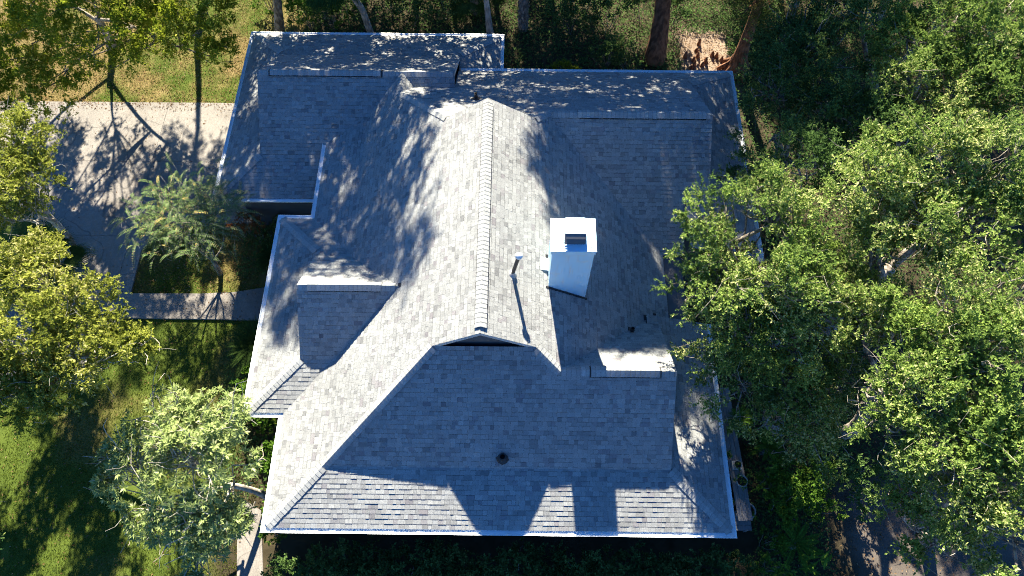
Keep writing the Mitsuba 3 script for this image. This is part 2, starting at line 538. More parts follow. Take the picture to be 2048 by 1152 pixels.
# walls with lapped siding boards
def lap_wall(a, b, z0, z1):
    a, b = np.asarray(a, float), np.asarray(b, float)
    d = (b - a) / np.linalg.norm(b - a)
    out = V3(d[1], -d[0], 0)
    s = Soup()
    z = z0
    while z < z1:
        t = min(z + 0.16, z1)
        p = [V3(*a, z) + out * 0.02, V3(*b, z) + out * 0.02, V3(*b, t) + out * 0.004, V3(*a, t) + out * 0.004, V3(*a, z) + out * 0.004, V3(*b, z) + out * 0.004]
        s.add(p, [[0, 1, 2], [0, 2, 3], [4, 5, 1], [4, 1, 0]])
        z += 0.16
    return s.get()[0]


foot = unary_union([rect(-6.1, 3.15, 5.45, 14.9), rect(-4.0, 3.15, 4.7, 18.5), rect(-2.1, 12.0, 7.4, 18.5)])
gfoot = rect(-9.95, 14.25, -1.1, 21.05)
walls = Soup()
for poly, top in ((foot, ZE - 0.06), (gfoot, ZE + ZG - 0.06)):
    c = np.array(poly.exterior.coords)
    if not poly.exterior.is_ccw:
        c = c[::-1]
    for a, b in zip(c[:-1], c[1:]):
        walls.mesh(lap_wall(a, b, -0.05, top))
    walls.mesh(prism(poly.buffer(-0.02), -0.05, top - 0.03))
walls.put('wall', 'siding_mat', parent=house)
sof = Soup()
for line, z, _ in EAVES:
    for m in run_profile(line, z - 0.22, False, [(-0.03, 0.0), (-0.03, -0.015), (-0.62, -0.015), (-0.62, 0.0)]):
        sof.mesh(m)
sof.put('soffit', 'gutter_mat', parent=house)

# chimney
CX0, CX1, CY0, CY1, CZT = 0.97, 2.05, 8.82, 9.72, 7.78
ch = put('chimney', box((CX0, CY0, 4.2), (CX1, CY1, CZT - 0.17)), 'chimney_mat', parent=house, label='white boxed chimney on the right slope of the roof')
put('crown_band', trimesh.util.concatenate([
    box((CX0 - 0.03, CY0 - 0.03, CZT - 0.17), (CX1 + 0.03, CY1 + 0.03, CZT - 0.03)),
    box((CX0 - 0.045, CY0 - 0.045, CZT - 0.03), (CX1 + 0.045, CY1 + 0.045, CZT))]), 'chimney_mat', parent=ch)
FX0, FX1, FY0, FY1 = 1.30, 1.80, 9.12, 9.62
hood = Soup()
hood.mesh(box((FX0, FY0 + 0.02, CZT + 0.24), (FX1, FY1, CZT + 0.27)))
hood.mesh(box((FX0, FY1 - 0.02, CZT), (FX1, FY1, CZT + 0.24)))
hood.mesh(box((FX0, FY0 + 0.12, CZT), (FX0 + 0.02, FY1 - 0.02, CZT + 0.24)))
hood.mesh(box((FX1 - 0.02, FY0 + 0.12, CZT), (FX1, FY1 - 0.02, CZT + 0.24)))
hood.put('flue_hood', 'chimney_mat', parent=ch)
lou = Soup()
lou.mesh(box((FX0 + 0.03, FY0 + 0.16, CZT), (FX1 - 0.03, FY0 + 0.2, CZT + 0.235)))
for i in range(3):
    lou.mesh(beam((FX0 - 0.03, FY0 - 0.03 - 0.03 * i, CZT + 0.22 - 0.075 * i), (FX1 + 0.01, FY0 - 0.03 - 0.03 * i, CZT + 0.22 - 0.075 * i), 0.13, 0.02, up=(0, -0.6, 1)))
lou.put('damper_louvre', 'louvre_mat', parent=ch)
for sx in (CX0 + 0.09, CX1 - 0.09):
    put('screw', lathe([(0, 0), (0.018, 0), (0.018, 0.012), (0, 0.016)], (sx, CY0 + 0.1, CZT), 10), 'lead_mat', parent=ch)
ez = lambda x: 3.54 - 0.627 * (x + 0.829) + ZE
for y0, y1 in ((CY0 - 0.07, CY0), (CY1, CY1 + 0.1)):
    v = [[CX0 - 0.07, y0, ez(CX0 - 0.07) + 0.02], [CX1 + 0.07, y0, ez(CX1 + 0.07) + 0.02], [CX1 + 0.07, y1, ez(CX1 + 0.07) + 0.02], [CX0 - 0.07, y1, ez(CX0 - 0.07) + 0.02]]
    put('flashing', (np.array(v), np.array([[0, 1, 2], [0, 2, 3]])), 'dark_metal', parent=ch)
cr = trimesh.convex.convex_hull([[CX0 - 0.22, 9.28, ez(CX0 - 0.22) + 0.02], [CX0 + 0.01, 9.28, ez(CX0) + 0.10], [CX0 - 0.22, 9.66, ez(CX0 - 0.22) + 0.02], [CX0 + 0.01, 9.66, ez(CX0) + 0.10], [CX0 + 0.01, 9.28, ez(CX0) - 0.02], [CX0 + 0.01, 9.66, ez(CX0) - 0.02]])
put('saddle_flashing', cr, 'gutter_mat', parent=ch)

# pipes and vents on the roof
PB = V3(-0.03, 8.88, ez(-0.03))
ax_ = V3(0.16, 0.0, 1.0)
ax_ /= np.linalg.norm(ax_)
pk = put('vent_pipe', tube([PB - ax_ * 0.1, PB + ax_ * 0.98], 0.052, 16), 'pipe_mat', smooth=40, parent=roof, label='tall dark vent pipe with a round white cap beside the ridge')
flange = lathe([(0.0, 0.0), (0.13, 0.0), (0.12, 0.02), (0.075, 0.05), (0.06, 0.12), (0, 0.12)], PB, 20, axis=V3(0.531, 0, 0.847))
put('pipe_flange', flange, 'lead_mat', smooth=40, parent=roof)
capm = lathe([(0, -0.03), (0.07, -0.03), (0.098, 0.0), (0.102, 0.04), (0.085, 0.085), (0.05, 0.11), (0, 0.12)], PB + ax_ * 0.98, 24, axis=ax_)
put('pipe_cap', capm, 'gutter_mat', smooth=50, parent=roof)


def plumbing_vent(x, y, P, hgt, r, label):
    z = float(zp(P, x, y))
    n = V3(-P[1], -P[2], 1)
    n /= np.linalg.norm(n)
    base = trimesh.creation.box((0.26, 0.28, 0.02))
    base.apply_transform(trimesh.geometry.align_vectors([0, 0, 1], n))
    base.apply_translation(V3(x, y, z) + n * 0.018)
    cone = lathe([(0, 0), (r * 1.9, 0), (r * 1.5, 0.03), (r * 1.15, 0.09), (0, 0.09)], V3(x, y, z) + n * 0.02, 20, axis=n)
    pipe = trimesh.util.concatenate([lathe([(r, -0.1), (r, hgt), (r * 0.8, hgt), (r * 0.8, -0.1), (r, -0.1)], (x, y, z), 20)])
    put('plumbing_vent', trimesh.util.concatenate([base, cone, pipe]), 'dark_metal', smooth=35, parent=roof, label=label)


plumbing_vent(3.48, 8.13, E_, 0.30, 0.055, 'black vent stub on a square flashing at the right slope')
plumbing_vent(-0.25, 4.42, S_, 0.24, 0.085, 'black round vent low on the front slope')
plumbing_vent(-1.32, 16.15, N_, 0.28, 0.05, 'small black vent on the rear slope near the ridge end')

# ------------------------------------------------------------------ ground, drive, paths
def lawn_colour(p, n, uv):
    a, b = fbm(p.x * 0.35, p.y * 0.35, 3, 3), fbm(p.x * 2.6, p.y * 2.6, 9, 3)
    green = mix((0.045, 0.075, 0.014), (0.095, 0.135, 0.025), b)
    dry = mix((0.13, 0.10, 0.04), (0.22, 0.175, 0.08), b)
    soil = mix((0.028, 0.026, 0.016), (0.075, 0.062, 0.040), b)
    pale = mix((0.07, 0.062, 0.056), (0.14, 0.125, 0.112), b)
    north = smoothstep(19.0, 20.5, p.y + 0 * a)
    plot = smoothstep(-11.9, -10.8, p.x) * smoothstep(10.6, 12.5, p.y)
    c = mix(green, dry, dr.clip(north * smoothstep(0.30, 0.55, a + 0.2 * (b - 0.5)) + plot * 0.8 + 0.55 * smoothstep(0.48, 0.68, a), 0, 1))
    bed = smoothstep(-9.6, -8.8, p.x + (a - 0.5)) 
    c = mix(c, soil, bed)
    leaf = smoothstep(6.8, 7.6, p.x + 1.2 * (a - 0.5)) * (1 - smoothstep(9.2, 10.0, p.x)) * smoothstep(20.6, 21.4, p.y) * (1 - smoothstep(24.2, 25.2, p.y))
    c = mix(c, mix((0.19, 0.145, 0.11), (0.36, 0.285, 0.225), b), leaf)
    bare = smoothstep(10.2, 11.0, p.x + 1.6 * (a - 0.5)) * (1 - smoothstep(4.2, 5.2, p.y + (b - 0.5)))
    c = mix(c, pale, bare)
    return c


mat('lawn_mat', base_color=mikit.proc(lawn_colour), roughness=0.95, specular=0.1)
gx, gy = np.meshgrid(np.linspace(-60, 60, 241), np.linspace(-40, 80, 241), indexing='ij')
gz = 0.10 * (meshkit.fbm(np.stack([gx * 0.25, gy * 0.25, gx * 0], -1), 3, 5) - 0.5)
flat = np.clip(np.maximum(np.abs(gx + 6) / 14, np.abs(gy - 12) / 12), 0, 1)
gz = gz * 0.6 - 0.05
idx = np.arange(241 * 241).reshape(241, 241)
q = np.stack([idx[:-1, :-1], idx[1:, :-1], idx[1:, 1:], idx[:-1, 1:]], -1).reshape(-1, 4)
put('lawn', (np.stack([gx, gy, gz], -1).reshape(-1, 3), q), 'lawn_mat', smooth=True, kind='structure')


def concrete_colour(p, n, uv):
    big, fine = fbm(p.x * 0.5, p.y * 0.5, 2, 3), fbm(p.x * 9, p.y * 9, 4, 3)
    c = mix((0.165, 0.157, 0.15), (0.285, 0.275, 0.262), 0.55 * big + 0.45 * fine)
    stain = smoothstep(0.52, 0.75, fbm(p.x * 0.9 + 5, p.y * 0.9, 1, 3))
    crack = smoothstep(0.012, 0.0, dr.abs(fbm(p.x * 0.55, p.y * 0.55, 8, 3) - 0.5))
    c = mix(c, c * 0.45, crack * 0.7)
    return mix(c, c * mi.Color3f(0.62, 0.60, 0.58), stain * 0.6) * (0.85 + 0.3 * noise(p.x * 40, p.y * 40, 0))


mat('concrete_mat', base_color=mikit.proc(concrete_colour), roughness=0.9)
drive = Polygon([(-40, 20.1), (-10.0, 20.16), (-10.0, 14.3), (-11.6, 14.2), (-13.6, 13.9), (-14.05, 13.0), (-14.0, 11.0), (-14.1, 9.6), (-14.7, 8.4), (-16.0, 7.6), (-18.5, 7.4),
                 (-18.6, 9.0), (-18.2, 10.5), (-18.0, 13.0), (-18.6, 14.6), (-20.2, 15.6), (-40, 15.8)])
walk = Polygon([(-14.03, 11.2), (-11.48, 11.22), (-10.2, 11.3), (-9.13, 11.5), (-6.2, 11.5), (-6.2, 10.25), (-9.65, 10.2), (-13.98, 10.22)])
path = Polygon([(-8.5, 3.9), (-7.95, 3.6), (-7.55, 1.6), (-7.5, -6), (-8.3, -6), (-8.35, 1.6), (-8.6, 3.0)])
def slabs(name, poly, cuts_x, cuts_y, top):
    """A paved area of separate slabs with open joints."""
    x0, y0, x1, y1 = poly.bounds
    xs, ys = [x0 - 1] + cuts_x + [x1 + 1], [y0 - 1] + cuts_y + [y1 + 1]
    root = thing_struct(name)
    for xa, xb in zip(xs[:-1], xs[1:]):
        for ya, yb in zip(ys[:-1], ys[1:]):
            g = poly.intersection(sbox(xa + 0.006, ya + 0.006, xb - 0.006, yb - 0.006))
            for h in getattr(g, 'geoms', [g]):
                if h.geom_type == 'Polygon' and h.area > 0.02:
                    put('slab', prism(h, -0.25, top), 'concrete_mat', parent=root)


def thing_struct(name):
    labels[name] = {'kind': 'structure'}
    return name


slabs('driveway', drive, [-34, -29, -24, -19.2, -14.6], [4.0, 8.6, 13.62, 17.1], 0.035)
slabs('walkway', walk, [-11.2, -8.4], [], 0.038)
slabs('side_path', path, [], [-2.6, 0.6], 0.032)

# ------------------------------------------------------------------ vegetation
def leaf_mat(name, dark, light, hot=None, rough=0.38, trans=0.55, hot_from=0.8):
    def colour(p, n, uv):
        c = mix(dark, light, uv.x)
        if hot is not None:
            c = mix(c, hot, smoothstep(hot_from, 1.0, uv.y))
        return c
    scene[name] = {'type': 'principledthin', 'base_color': mikit.proc(colour), 'roughness': rough, 'diff_trans': trans, 'eta': 1.5, 'spec_trans': 0.0}
    return name


leaf_mat('oak_leaf', (0.065, 0.135, 0.036), (0.335, 0.470, 0.115), (0.72, 0.74, 0.34), rough=0.24, trans=0.7, hot_from=0.72)
leaf_mat('dark_leaf', (0.030, 0.070, 0.024), (0.140, 0.245, 0.075), (0.32, 0.40, 0.13), rough=0.26)
leaf_mat('gold_leaf', (0.13, 0.170, 0.028), (0.430, 0.475, 0.095), (0.70, 0.67, 0.30), rough=0.25, trans=0.75, hot_from=0.7)
leaf_mat('pale_leaf', (0.12, 0.19, 0.055), (0.410, 0.505, 0.200), (0.70, 0.72, 0.44), rough=0.27)
leaf_mat('myrtle_leaf', (0.06, 0.125, 0.045), (0.270, 0.390, 0.150), (0.52, 0.44, 0.16), hot_from=0.90)
leaf_mat('palm_leaf', (0.020, 0.045, 0.014), (0.075, 0.130, 0.032), (0.15, 0.16, 0.05), rough=0.32, trans=0.3)
leaf_mat('bright_leaf', (0.050, 0.115, 0.018), (0.150, 0.290, 0.042), (0.30, 0.38, 0.07))
leaf_mat('airy_leaf', (0.12, 0.18, 0.018), (0.400, 0.470, 0.050), (0.72, 0.66, 0.14), trans=1.0)
leaf_mat('red_leaf', (0.12, 0.050, 0.022), (0.36, 0.15, 0.06), (0.36, 0.26, 0.09))
leaf_mat('lime_leaf', (0.14, 0.17, 0.012), (0.30, 0.33, 0.03), (0.40, 0.40, 0.05))
leaf_mat('feather_leaf', (0.055, 0.085, 0.016), (0.19, 0.225, 0.045), (0.36, 0.27, 0.12), hot_from=0.6)
leaf_mat('dry_leaf', (0.10, 0.055, 0.028), (0.30, 0.19, 0.10), (0.42, 0.33, 0.22), rough=0.7)
leaf_mat('grass_leaf', (0.055, 0.095, 0.012), (0.165, 0.220, 0.028), (0.31, 0.26, 0.09), rough=0.55)


def bark(name, c0, c1, k=1.0):
    def colour(p, n, uv):
        return mix(c0, c1, smoothstep(0.3, 0.7, fbm(p.x * 11 * k, p.y * 11 * k, p.z * 3.5 * k, 4)))
    mat(name, base_color=mikit.proc(colour), roughness=0.9, specular=0.2)


bark('oak_bark', (0.12, 0.105, 0.09), (0.36, 0.33, 0.29))
bark('pale_bark', (0.28, 0.26, 0.23), (0.52, 0.50, 0.46))
bark('red_bark', (0.10, 0.05, 0.03), (0.26, 0.13, 0.075))
bark('palm_bark', (0.13, 0.115, 0.10), (0.33, 0.31, 0.28), 2.0)
UP = V3(0, 0, 1)
SUN_N = SUN / np.linalg.norm(SUN)                               # leaves turn somewhat to the light


def unit(v):
    return v / (np.linalg.norm(v, axis=-1, keepdims=True) + 1e-12)


def leaf_quads(base, d, nrm, length, width, fold=0.25):
    """Leaves as two triangles folded along the midrib."""
    n = len(base)
    length, width = np.broadcast_to(length, (n,))[:, None], np.broadcast_to(width, (n,))[:, None]
    s = unit(np.cross(d, nrm))
    nn = np.cross(s, d)
    mid = base + d * length * 0.45
    v = np.stack([base, mid + s * width / 2 + nn * width * fold, base + d * length, mid - s * width / 2 + nn * width * fold], 1)
    f = (np.arange(n) * 4)[:, None, None] + np.array([[0, 1, 2], [0, 2, 3]])
    return v.reshape(-1, 3), f.reshape(-1, 3)


def leaf_put(name, parts, bsdf, parent=None, **lab):
    """parts: (vertices, faces, tone per vertex, heat per vertex)."""
    n, V, F, U = 0, [], [], []
    for v, f, t, h in parts:
        V.append(v)
        F.append(f + n)
        U.append(np.column_stack([t, h]))
        n += len(v)
    return put(name, (np.vstack(V), np.vstack(F)), bsdf, False, np.clip(np.vstack(U), 0, 1), parent, **lab)


def rand_dirs(r, n):
    return unit(r.normal(size=(n, 3)))


def crown(r, lobes, per_m2=5.5, sub=(0.28, 0.55), twigs=14, leaves=9, leaf=(0.085, 0.04), twig_len=0.30, up=0.5, gap=0.36, seed=0, squash=0.75, tone=0.5):
    """Leaves in sub-clumps set on the lobes. Returns (parts, sub-clump centres, lobe index of each)."""
    C, L = [], []
    for i, lobe in enumerate(lobes):
        c, rad = V3(*lobe[:3]), lobe[3]
        rz = lobe[4] if len(lobe) > 4 else rad * squash
        n = max(4, int(per_m2 * 4 * rad * rad))
        d = rand_dirs(r, n)
        low = d[:, 2] < -0.2
        d[low & (r.random(n) < 0.6), 2] *= -1
        q = r.random(n) ** (1 / 2.6)
        C.append(c + d * np.array([rad, rad, rz]) * q[:, None])
        L += [i] * n
    C, L = np.vstack(C), np.array(L)
    keep = meshkit.fbm(C * 1.15, 3, seed + 31) > gap
    C, L = C[keep], L[keep]
    cent = np.array([l[:3] for l in lobes], float)
    out = unit(C - cent[L] + UP * 0.25)
    n = len(C)
    S = r.uniform(*sub, n)
    ct = r.normal(0, 0.17, n)
    # twigs
    tb = np.repeat(np.arange(n), twigs)
    m = len(tb)
    td = unit(rand_dirs(r, m) + out[tb] * 0.9 + UP * up)
    tp = C[tb] + rand_dirs(r, m) * (S[tb] * r.random(m) ** 0.5)[:, None] * np.array([1, 1, 0.8])
    tl = twig_len * r.uniform(0.6, 1.3, m)
    # leaves
    lb = np.repeat(np.arange(m), leaves)
    k = len(lb)
    t = np.tile((np.arange(leaves) + 0.5) / leaves, m)
    base = tp[lb] + td[lb] * (tl[lb] * t)[:, None] - UP * (0.25 * tl[lb] * t * t)[:, None]
    ld = unit(td[lb] * 0.6 + rand_dirs(r, k) * 0.9 + UP * 0.1)
    nrm = unit(UP * 0.45 + SUN_N * 0.55 + rand_dirs(r, k) * 0.75)
    ll = leaf[0] * r.uniform(0.65, 1.25, k)
    v, f = leaf_quads(base, ld, nrm, ll, ll * leaf[1] / leaf[0])
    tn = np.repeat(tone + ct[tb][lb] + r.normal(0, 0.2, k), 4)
    ht = np.repeat(np.clip(r.random(k) * 0.85 + 0.6 * (meshkit.noise(C * 0.8, seed + 77) - 0.4)[tb][lb], 0, 1), 4)
    return [(v, f, tn, ht)], C, L, cent


def curve(a, b, r, bend=0.12, n=6, sag=0.0):
    a, b = np.asarray(a, float), np.asarray(b, float)
    t = np.linspace(0, 1, n)[:, None]
    L = np.linalg.norm(b - a)
    o1, o2 = r.normal(size=3) * bend * L, r.normal(size=3) * bend * L * 0.6
    return a + (b - a) * t + o1 * np.sin(np.pi * t) + o2 * np.sin(2 * np.pi * t) * 0.5 + UP * sag * np.sin(np.pi * t) * L


def skeleton(r, base, fork, cent, C, L, r0, branches=70, twig_r=0.012, bend=0.1, root=1.35, limb_r=None, n_main=None):
    """Trunk from base to fork, limbs to the lobes, branches to the clumps."""
    base, fork = V3(*base), V3(*fork)
    trunk = curve(base, fork, r, bend * 0.6, 9)
    rad = np.linspace(1, 0.72, 9) * r0
    rad[0], rad[1] = r0 * root, r0 * (1 + (root - 1) * 0.3)
    ms = [tube(trunk, rad, 10)]
    limb_r = limb_r or r0 * 0.5
    limbs = [None] * len(cent)
    mains = [int(np.argmin(np.linalg.norm(cent - fork, axis=1)))]
    while len(mains) < min(len(cent), n_main or max(3, len(cent) // 3)):
        mains.append(int(np.argmax(np.min(np.linalg.norm(cent[:, None] - cent[mains][None], axis=2), axis=1))))
    for i in mains + [j for j in range(len(cent)) if j not in mains]:
        start, lr0 = fork - UP * r.uniform(0, 0.25) * (fork - base)[2], limb_r
        goal = cent[i] - UP * 0.15
        if i not in mains:                                            # a side limb leaves the nearest main limb
            pts = np.vstack([limbs[j][2:7] for j in mains])
            start, lr0 = pts[np.argmin(np.linalg.norm(pts - goal, axis=1) + 0.3 * r.random(len(pts)))], limb_r * 0.5
        li = curve(start, goal, r, bend, 9, sag=0.6 * bend)
        ms.append(tube(li, np.linspace(lr0, limb_r * 0.2, 9), 7))
        limbs[i] = li
    pick = r.permutation(len(C))[:branches]
    for i in pick:
        li = limbs[L[i]]
        p0 = li[r.integers(4, 9)]
        b = curve(p0, C[i], r, 0.14, 6)
        ms.append(tube(b, np.linspace(limb_r * 0.24 + 0.008, twig_r * 0.6, 6), 5, cap=False))
        for _ in range(2):
            p1 = b[r.integers(2, 5)]
            ms.append(tube(curve(p1, C[i] + r.normal(size=3) * 0.35, r, 0.15, 5), np.linspace(twig_r, twig_r * 0.4, 5), 4, cap=False))
    return trimesh.util.concatenate(ms)


def tree(name, label, category, lobes, base, fork, r0, leafmat, barkmat, seed, group=None, branches=70, limb_r=None, root=1.35, bend=0.1, n_main=None, **kw):
    r = np.random.default_rng(seed)
    t = thing(name, label, category, group)
    parts, C, L, cent = crown(r, lobes, seed=seed, **kw)
    put('trunk', skeleton(r, base, fork, cent, C, L, r0, branches, bend=bend, root=root, limb_r=limb_r, n_main=n_main), barkmat, smooth=True, parent=t)
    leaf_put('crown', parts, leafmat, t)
    return t


OAK_A = [(5.42, 10.09, 7.5, 1.12), (6.88, 9.92, 7.8, 1.36), (7.77, 8.71, 7.6, 1.21), (5.16, 8.83, 7.2, 1.17), (6.29, 8.13, 7.6, 1.44), (7.70, 7.50, 7.2, 1.00), (4.84, 8.18, 6.6, 0.82), (5.77, 7.27, 6.4, 1.10), (7.04, 6.91, 6.3, 1.23)]
OAK_E = [(5.29, 6.89, 5.0, 0.85), (6.32, 6.15, 4.9, 1.16), (7.77, 5.88, 4.9, 1.28), (8.68, 6.50, 5.6, 1.06), (7.11, 5.38, 4.2, 0.97), (8.51, 5.03, 4.0, 0.83)]
OAK_B = [(9.21, 10.25, 8.5, 1.32), (10.55, 10.67, 9, 1.30), (11.92, 10.68, 9, 1.30), (10.02, 9.17, 8.6, 1.28), (11.28, 8.90, 8.6, 1.27), (9.30, 9.20, 7.8, 1.08), (12.60, 9.63, 8.6, 1.11), (9.43, 11.71, 8, 0.80), (8.7, 8.9, 7.0, 0.9), (9.2, 8.0, 6.4, 1.0)]
OAK_F = [(9.11, 6.63, 8, 1.00), (10.05, 6.55, 8.8, 1.18), (11.17, 6.96, 9, 1.07), (10.38, 5.36, 8.8, 1.14), (9.27, 5.33, 8.2, 1.18), (8.74, 4.57, 7.2, 0.76), (8.73, 7.42, 7.4, 0.87)]
OAK_G = [(9.57, 3.91, 8, 1.26), (10.46, 3.72, 8.4, 1.11), (10.02, 2.71, 7.6, 1.24), (10.47, 2.05, 8, 1.09), (9.68, 2.02, 6.5, 0.85), (9.09, 3.34, 6.5, 0.58)]
OAK_C = [(8.65, 16.21, 5.5, 1.39), (10.08, 17.05, 6, 1.39), (9.85, 14.96, 6, 1.49), (10.86, 13.76, 6.3, 1.36), (8.15, 14.40, 5.2, 1.04), (8.25, 12.40, 6.6, 1.23), (7.43, 13.37, 5.0, 0.79), (10.6, 19.0, 6.2, 1.5), (9.3, 18.4, 5.2, 1.0)]
OAK_D = [(12.55, 16.43, 7.5, 1.59), (13.74, 16.33, 8, 1.56), (12.08, 14.53, 7.2, 1.55), (13.46, 14.28, 7.5, 1.52), (14.58, 14.97, 8, 1.37), (13.31, 13.23, 7, 1.09), (11.93, 17.57, 6.8, 1.12), (13.5, 19.2, 8.0, 1.7), (15.5, 18.0, 8.5, 1.6), (16.0, 21.0, 9.0, 1.8), (12.4, 21.2, 7.4, 1.5)]
LEFT_A = [(-15.53, 13.67, 5.5, 1.17), (-14.75, 12.24, 5.4, 1.14), (-14.53, 13.14, 5.2, 0.66), (-15.53, 11.36, 4.8, 0.92)]
LEFT_B = [(-13.74, 9.01, 5.4, 1.21), (-12.26, 8.04, 5.5, 1.18), (-13.02, 7.10, 5.6, 1.28), (-11.58, 6.98, 5.2, 1.16), (-10.88, 7.34, 4.7, 0.71), (-13.27, 5.89, 5, 1.01), (-12.41, 6.25, 4.8, 0.96), (-13.71, 10.04, 5.0, 0.74), (-10.4, 7.3, 4.4, 0.45)]
TL = [(-17.91, 19.60, 4, 2.03), (-15.16, 19.58, 5, 1.96), (-13.27, 19.64, 4.5, 1.81), (-11.82, 20.44, 4, 1.49), (-17.31, 18.12, 3, 1.30), (-18.73, 17.63, 3, 1.11), (-11.53, 19.94, 3, 0.86), (-15.16, 19.19, 3.2, 0.56), (-18.4, 18.9, 3.4, 1.2), (-12.7, 20.6, 4.2, 1.3), (-16.5, 18.9, 3.8, 1.1), (-20.4, 21.0, 2.6, 1.2), (-14.2, 21.4, 3.0, 1.0)]

OAKKW = dict(leaf=(0.078, 0.042), leaves=13, twigs=22, per_m2=6.6, gap=0.42, sub=(0.2, 0.48), branches=150)
tree('oak_tree', 'bright green oak whose crown hangs over the right side of the roof beside the chimney', 'tree', OAK_A, (9.3, 9.6, 0), (8.2, 9.0, 4.6), 0.26, 'oak_leaf', 'oak_bark', 101, **OAKKW)
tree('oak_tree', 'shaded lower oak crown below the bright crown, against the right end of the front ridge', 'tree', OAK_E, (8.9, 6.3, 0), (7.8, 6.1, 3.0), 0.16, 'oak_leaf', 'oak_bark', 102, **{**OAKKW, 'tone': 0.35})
tree('oak_tree', 'large sunlit oak crown at the right edge, level with the chimney', 'tree', OAK_B, (11.2, 10.0, 0), (10.9, 9.8, 5.2), 0.30, 'oak_leaf', 'oak_bark', 103, **OAKKW)
tree('oak_tree', 'sunlit oak at the right edge with pale bare branches, above the lower right corner', 'tree', OAK_F, (10.6, 6.4, 0), (10.0, 6.1, 5.0), 0.24, 'oak_leaf', 'oak_bark', 104, **OAKKW)
tree('oak_tree', 'oak crown in the lower right corner beside the bare pale soil', 'tree', OAK_G, (13.0, 3.0, 0), (11.4, 3.1, 4.6), 0.20, 'oak_leaf', 'oak_bark', 105, **OAKKW)
tree('oak_tree', 'dark green tree touching the rear right corner of the roof', 'tree', OAK_C, (9.7, 15.2, 0), (9.5, 15.0, 3.4), 0.22, 'dark_leaf', 'oak_bark', 106, **{**OAKKW, 'tone': 0.6})
tree('oak_tree', 'broad green tree crown filling the upper right corner', 'tree', OAK_D, (13.4, 15.6, 0), (13.0, 15.2, 4.4), 0.26, 'oak_leaf', 'oak_bark', 107, **{**OAKKW, 'tone': 0.45})

GOLD = dict(leaf=(0.10, 0.054), leaves=11, twigs=15, per_m2=8.0, gap=0.38, sub=(0.2, 0.42))
tree('elm_tree', 'yellow green tree over the drive at the left edge, above the larger one', 'tree', LEFT_A, (-16.6, 12.9, 0), (-15.9, 12.8, 3.2), 0.14, 'gold_leaf', 'pale_bark', 111, **GOLD)
tree('elm_tree', 'wide yellow green tree at the left edge reaching toward the front walkway', 'tree', LEFT_B, (-14.9, 8.0, 0), (-13.6, 7.9, 3.0), 0.17, 'gold_leaf', 'pale_bark', 112, branches=110, **GOLD)
TLX = TL + [(-19.2, 22.8, 7.6, 1.7), (-17.0, 23.2, 8.4, 1.8), (-15.2, 23.4, 7.6, 1.6), (-18.6, 21.4, 5.6, 1.4), (-21.5, 22.0, 6.6, 1.8), (-20.5, 20.2, 5.0, 1.5), (-16.2, 24.0, 10.4, 1.7), (-18.6, 24.0, 10.2, 1.8), (-15.6, 22.0, 6.2, 1.2), (-20.8, 24.0, 9.2, 1.8), (-14.6, 24.6, 9.4, 1.2)] + [(X - 0.13 * (y - 22), y, Z + 0.74 * (y - 22), q_) for X, Z, y, q_ in ((-18.6, 3.4, 24.2, 1.3), (-16.6, 3.0, 24, 1.1), (-15.2, 4.0, 24.2, 1.0), (-17.6, 5.0, 25, 1.5), (-19.6, 5.4, 25, 1.6), (-21.4, 4.0, 24, 1.5), (-17.2, 6.6, 25.2, 1.3), (-19.4, 3.2, 24, 1.3), (-22.5, 5.5, 25, 1.6))]
tree('elm_tree', 'thin leafed tree shading the dry grass in the upper left corner', 'tree', TLX, (-17.9, 23.4, 0), (-17.7, 23.4, 1.6), 0.19, 'airy_leaf', 'oak_bark', 113, leaf=(0.11, 0.056), leaves=9, twigs=12, per_m2=7.0, sub=(0.14, 0.40), gap=0.435, branches=60, limb_r=0.08, n_main=3, bend=0.03)

LEFT_C = [(-15.9, 7.0, 3.6, 1.0), (-16.4, 5.4, 3.8, 1.2), (-15.7, 3.6, 3.2, 0.9), (-16.6, 8.6, 4.2, 1.1), (-14.9, 2.2, 2.6, 0.6), (-15.6, 2.9, 2.4, 0.7)]
tree('elm_tree', 'dark leaved tree mostly outside the left edge, above the lower left corner', 'tree', LEFT_C, (-17.2, 5.6, 0), (-16.6, 5.4, 2.2), 0.14, 'dark_leaf', 'oak_bark', 114, leaf=(0.10, 0.055), leaves=9, twigs=13, per_m2=7, gap=0.36, sub=(0.2, 0.45))

# trees behind the house: crowns above the frame, seen by the shade they throw on the roof
NB = dict(leaf=(0.15, 0.075), leaves=8, twigs=16, sub=(0.35, 0.7), twig_len=0.4, squash=0.9)


def at_sun(X, Z, y, rad):
    """A lobe that shades along the sun's path through (X, Z) at y = 22."""
    return (X - 0.13 * (y - 22), y, Z + 0.74 * (y - 22), rad)


